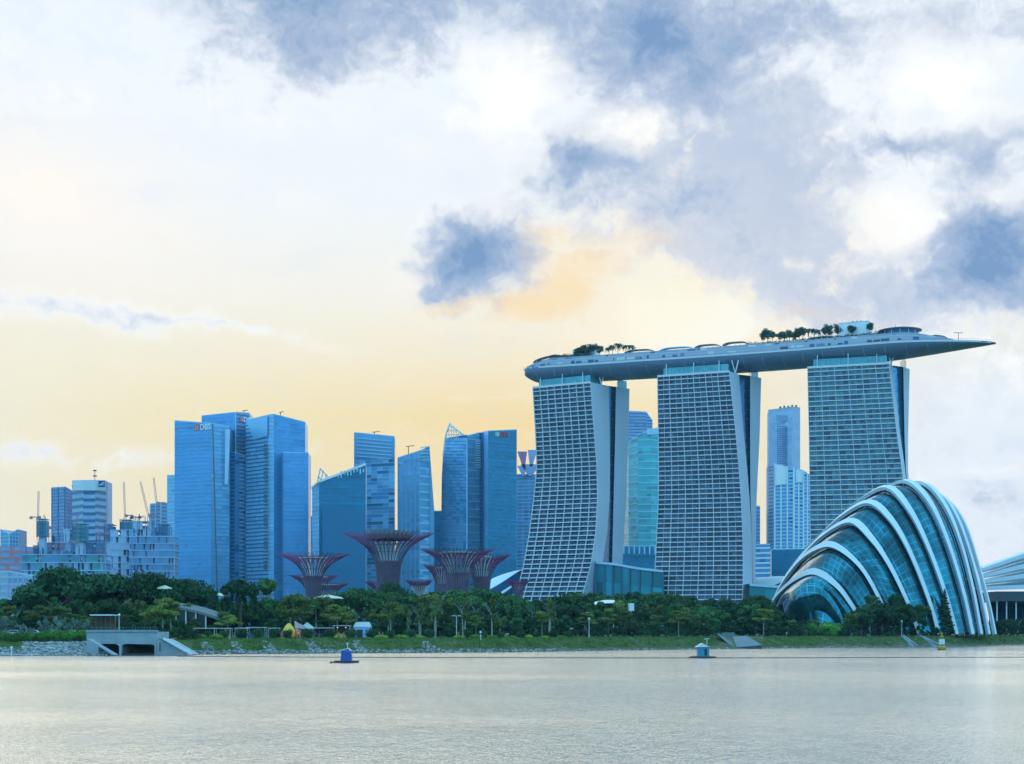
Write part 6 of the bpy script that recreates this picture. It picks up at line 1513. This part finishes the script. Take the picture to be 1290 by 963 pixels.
mb.face([(p.x-w/2, p.y, z+2.9), (p.x+w/2, p.y, z+2.9), (p.x+w/2-0.5, p.y+d_/2, z+4.2), (p.x-w/2+0.5, p.y+d_/2, z+4.2)]); mb.face([(p.x+w/2, p.y+d_, z+2.9), (p.x-w/2, p.y+d_, z+2.9), (p.x-w/2+0.5, p.y+d_/2, z+4.2), (p.x+w/2-0.5, p.y+d_/2, z+4.2)])
mb.face([(p.x+w/2, p.y, z+2.9), (p.x+w/2, p.y+d_, z+2.9), (p.x+w/2-.5, p.y+d_/2, z+4.2)]); mb.face([(p.x-w/2, p.y+d_, z+2.9), (p.x-w/2, p.y, z+2.9), (p.x-w/2+.5, p.y+d_/2, z+4.2)]); mb.build('roof', TW, r)
mb = MB(); mb.box((p.x, p.y+d_/2, z+1.45), (w*0.97, d_*0.95, 2.9)); mb.build('side_wall', mat('pale_blue_canvas', (0.22, 0.42, 0.66), 0.8), r)
mb = MB(); mb.box((p.x-0.6, p.y-0.03, z+1.1), (1.5, 0.1, 2.1)); mb.build('opening', OPEN_DARK, r)
p = gp(364, 30); r = thing('inflatable', p, 'yellow and orange inflatable shape glowing between the clipped bushes', 'inflatable')
IY = mat('inflatable_yellow', (0.80, 0.48, 0.06), 0.5); IO = mat('inflatable_orange', (0.72, 0.16, 0.05), 0.5)
mb = MB(); mb.lathe([(1.2, 0), (1.7, 0.8), (1.6, 2.0), (1.0, 3.0), (0.35, 3.7), (0.01, 3.8)], p, 18); mb.build('body', IY, r, smooth=True)
mb = MB(); mb.lathe([(0.7, 0), (0.95, 0.8), (0.8, 1.9), (0.01, 2.6)], p+Vector((2.0, 0.3, 0)), 14); mb.build('side_lobe', IO, r, smooth=True)
mb = MB(); mb.lathe([(0.4, 0), (0.6, 0.6), (0.3, 1.6), (0.01, 1.9)], p+Vector((-1.6, 0.3, 0)), 14); mb.build('side_lobe', IO, r, smooth=True)
p = gp(379, 31); r = thing('slanted_banner', p, 'slanted white and pink feather banner beside the yellow inflatable', 'banner')
mb = MB(); mb.bar(p, p+Vector((-1.6, 0, 4.4)), 0.09); mb.build('pole', offwhite, r); mb = MB(); a = p+Vector((-1.6, 0, 4.4)); mb.prism([(a.x, a.y-0.02), (a.x+2.8, a.y-0.02), (a.x+2.8, a.y+0.02), (a.x, a.y+0.02)], a.z-1.9, [a.z, a.z-1.5, a.z-1.5, a.z]); mb.build('flag_cloth', mat('pink_cloth', (0.62, 0.42, 0.50), 0.8), r)
# lamp posts
for px, ty, lab in ((575, 776, 'pale lamp post with a double arm, between two clipped bushes'), (605.5, 797, 'short bollard light on the bank by the stout steel tree'), (150, 775, 'white globe lamp post behind the culvert'), (1136, 783, 'small white lamp in front of the tall dome ribs'), (742, 780, 'pale lamp post below the first hotel tower')):
    p = gp(px, 21 if px != 605.5 else 14); hh = Z(ty, p.y)-p.z; r = thing('lamp_post', p, lab, 'lamp post', 'lamp posts on the bank'); mb = MB(); mb.tube([p-Vector((0, 0, 0.3)), p+Vector((0, 0, hh))], [0.11, 0.07], 8); mb.build('pole', offwhite, r)
    if px == 575:
        for k in (-1, 1): mb = MB(); mb.box((p.x+k*0.7, p.y, p.z+hh), (1.0, 0.4, 0.16)); mb.build('lamp_head', offwhite, r)
    else: mb = MB(); mb.lathe([(0.01, -0.3), (0.3, -0.1), (0.3, 0.15), (0.01, 0.35)], p+Vector((0, 0, hh)), 10); mb.build('lamp_head', white, r)
# ------------------------------------------------------------------ parked cars behind the hedge
def car_meshes(paint):
    r = bpy.data.objects.new('parked_car', None); COL.objects.link(r); OFF[r.name] = Vector()
    prof = [(-2.2, 0.35), (-2.25, 0.75), (-2.1, 0.95), (-1.5, 1.02), (-0.9, 1.48), (0.7, 1.5), (1.25, 1.05), (2.1, 0.88), (2.25, 0.6), (2.2, 0.35)]
    mb = MB(); rows = []
    for y, s_ in ((-0.88, 0.94), (-0.8, 1), (0.8, 1), (0.88, 0.94)): rows.append([(x, y, 0.35+(z-0.35)*s_) for x, z in prof])
    mb.grid(rows); mb.face(rows[0]); mb.face(rows[-1][::-1]); mb.build('body', paint, r)
    for s_ in (-1, 1):
        mb = MB(); mb.face([(-1.3, s_*0.9, 1.03), (-0.85, s_*0.89, 1.4), (0.62, s_*0.89, 1.42), (1.05, s_*0.9, 1.05)]); mb.build('side_window', dkgrey, r)
    mb = MB(); mb.face([(1.27, -0.7, 1.07), (0.75, -0.65, 1.5), (0.75, 0.65, 1.5), (1.27, 0.7, 1.07)]); mb.build('windscreen', dkgrey, r)
    for x in (-1.4, 1.4):
        for y in (-0.85, 0.85):
            mb = MB(); mb.tube([(x, y-0.1, 0.34), (x, y+0.1, 0.34)], 0.34, 14); mb.build('wheel', black, r)
    for y in (-0.6, 0.6): mb = MB(); mb.box((2.24, y, 0.7), (0.06, 0.3, 0.16)); mb.build('headlight', white, r)
    return r
for px, paint, lab, rot in ((18, (0.70, 0.72, 0.72), 'white car behind the hedge, closest to the frame edge', 0.1), (41, (0.62, 0.68, 0.72), 'pale silver car behind the hedge with a rounded roof', 3.2), (62, (0.25, 0.42, 0.46), 'blue green car behind the hedge', 0.05), (70.5, (0.55, 0.6, 0.62), 'light grey car parked beyond the blue green one', 3.1), (90, (0.30, 0.50, 0.55), 'pale teal car behind the silver shrubs nearest the culvert', 0.0)):
    r = car_meshes(mat('car_paint_%d' % px, paint, 0.3, 0.2, coat=0.5)); D = shore(px)+24; r.location = (X(px, D), D, ground_z(px, D)+0.55); OFF[r.name] = Vector(r.location); r.rotation_euler = (0, 0, rot); tag(r, lab, 'car', 'cars parked behind the hedge')
mb = MB(); rr = [[(X(px, shore(px)+b_), shore(px)+b_, ground_z(px, shore(px)+b_)+0.55) for b_ in (21.5, 30)] for px in range(-60, 112, 12)]; mb.grid(rr); tag(mb.build('road', mat('asphalt', (0.05, 0.05, 0.055), 0.9)), kind='structure')
# ------------------------------------------------------------------ people on the promenade
def figure(pose):
    """one continuous skinned body"""
    st_ = {'stand': 0.0, 'walk': 1.0}[pose]
    V = [(0, 0, 0.95), (0, 0, 1.15), (0, 0, 1.38), (0, 0, 1.50), (0, -0.01, 1.60), (0, -0.01, 1.70),
         (0.09, 0, 0.92), (0.10, -0.14*st_, 0.50), (0.10, -0.18*st_ if st_ else 0.0, 0.08), (0.10, -0.30*st_-0.1*(1-st_), 0.03),
         (-0.09, 0, 0.92), (-0.10, 0.06*st_, 0.50), (-0.10, 0.28*st_, 0.10), (-0.10, 0.16*st_-0.1*(1-st_), 0.03),
         (0.19, 0, 1.40), (0.24, 0.08*st_, 1.12), (0.25, -0.10*st_-0.05, 0.88), (0.25, -0.14*st_-0.07, 0.78), (-0.19, 0, 1.40), (-0.24, -0.06*st_, 1.12), (-0.25, -0.18*st_-0.03, 0.88), (-0.25, -0.22*st_-0.05, 0.78)]
    E = [(0, 1), (1, 2), (2, 3), (3, 4), (4, 5), (0, 6), (6, 7), (7, 8), (8, 9), (0, 10), (10, 11), (11, 12), (12, 13), (2, 14), (14, 15), (15, 16), (16, 17), (2, 18), (18, 19), (19, 20), (20, 21)]
    rad = [.14, .13, .15, .06, .095, .08, .09, .06, .045, .04, .09, .06, .045, .04, .06, .045, .032, .03, .06, .045, .032, .03]
    me = bpy.data.meshes.new('body'); me.from_pydata(V, E, []); o = bpy.data.objects.new('body', me); COL.objects.link(o)
    m_ = o.modifiers.new('s', 'SKIN'); s2 = o.modifiers.new('d', 'SUBSURF'); s2.levels = 1; s2.render_levels = 1
    for v, q in zip(me.skin_vertices[0].data, rad): v.radius = (q, q*0.85)
    me.skin_vertices[0].data[0].use_root = True
    dg = bpy.context.evaluated_depsgraph_get(); out_ = bpy.data.meshes.new_from_object(o.evaluated_get(dg)); bpy.data.objects.remove(o); out_.name = 'body'; return out_
BODY = {p: figure(p) for p in ('stand', 'walk')}
SKIN = mat('skin', (0.34, 0.20, 0.14), 0.6)
CL = {'red': (0.42, 0.04, 0.04), 'white': (0.65, 0.65, 0.63), 'dark blue': (0.03, 0.05, 0.14), 'yellow': (0.6, 0.42, 0.06), 'pink': (0.55, 0.22, 0.26), 'black': (0.02, 0.02, 0.022), 'teal': (0.05, 0.28, 0.28), 'grey': (0.22, 0.22, 0.23), 'orange': (0.55, 0.18, 0.04)}
CM = {k: mat('cloth_'+k.replace(' ', '_'), v, 0.85) for k, v in CL.items()}
def person(px, back, top_, bottom, pose, label, rot=0.0):
    p = gp(px, back); p.z += 0.06; o = thing('person', p, label, 'person', 'people on the promenade', rot)
    me = BODY[pose].copy(); me.materials.clear()
    for q in (SKIN, CM[top_], CM[bottom], CM['black']): me.materials.append(q)
    for f in me.polygons:
        z = f.center.z; x = abs(f.center.x); f.material_index = 3 if z < 0.07 else 2 if z < 0.96 and x < 0.2 else 1 if (z < 1.46 and not (x > 0.215 and z < 1.2)) else 0
    for f in me.polygons: f.use_smooth = True
    b_ = bpy.data.objects.new('body', me); COL.objects.link(b_); b_.parent = o
    mb = MB(); mb.lathe([(0.105, 1.60), (0.112, 1.68), (0.085, 1.76), (0.01, 1.79)], (0, 0.02, 0), 10); h_ = mb.build('hair', CM['black']); h_.parent = o
spots = [(112, 26, 'yellow', 'black', 'stand', 'person in a yellow top by the kiosk'), (128, 24, 'white', 'dark blue', 'walk', 'person in a white shirt walking past the kiosk'), (138, 25, 'red', 'black', 'stand', 'person in red beside the kiosk post'), (151, 24, 'yellow', 'grey', 'walk', 'person in yellow walking above the culvert'),
 (176, 24, 'white', 'dark blue', 'stand', 'person in white standing over the larger culvert opening'), (186, 25, 'yellow', 'black', 'walk', 'person in yellow near the far end of the culvert'), (296, 26, 'pink', 'black', 'stand', 'person in pink under the drooping tree'), (312, 27, 'white', 'black', 'walk', 'person in white past the drooping tree'),
 (334, 27, 'teal', 'grey', 'stand', 'person in teal near the stalls before the inflatable'), (340, 26, 'orange', 'black', 'walk', 'person in orange walking to the inflatable'), (352, 27, 'grey', 'black', 'stand', 'person in grey just before the inflatable'), (376, 26, 'white', 'black', 'stand', 'person in white beside the slanted banner'),
 (398, 27, 'red', 'dark blue', 'walk', 'person in red in front of the wide flat stall'), (402, 28, 'black', 'grey', 'stand', 'person in black in front of the wide flat stall'), (410, 27, 'white', 'dark blue', 'walk', 'person in white in front of the wide flat stall'), (427, 27, 'orange', 'black', 'stand', 'person in orange at the brightly lit stall'),
 (433, 28, 'pink', 'dark blue', 'stand', 'person in pink at the brightly lit stall'), (448, 27, 'dark blue', 'black', 'walk', 'person in dark blue passing the blue sided tent'), (478, 25, 'pink', 'black', 'stand', 'person in a pink top just past the blue sided tent'), (482, 25, 'orange', 'grey', 'walk', 'person in orange walking past the blue sided tent'),
 (577, 24, 'orange', 'black', 'stand', 'person in orange beside the double armed lamp post'), (962, 22, 'pink', 'grey', 'walk', 'person in pink on the path above the outfall'), (991, 22, 'white', 'grey', 'stand', 'person in white on the path past the outfall'), (1266, 4, 'black', 'black', 'stand', 'person in black down at the water edge past the dome')]
for px, back, a, b, pose, lab in spots: person(px, back, a, b, pose, lab, random.uniform(-1.5, 1.5))

# ------------------------------------------------------------------ air
HAZE_D = 0.00005
mb = MB(); mb.box((0, 1400, 130), (6000, 3000, 264.6)); o = mb.build('haze', [])
hm = bpy.data.materials.new('evening_haze'); hm.use_nodes = True; t = hm.node_tree; t.nodes.clear(); h = G(t)
pv = h.n('ShaderNodeVolumePrincipled'); pv.inputs['Color'].default_value = (0.42, 0.76, 1.0, 1); pv.inputs['Density'].default_value = HAZE_D; pv.inputs['Anisotropy'].default_value = 0.1
mo = h.n('ShaderNodeOutputMaterial'); t.links.new(pv.outputs[0], mo.inputs['Volume']); o.data.materials.append(hm); tag(o, kind='stuff')
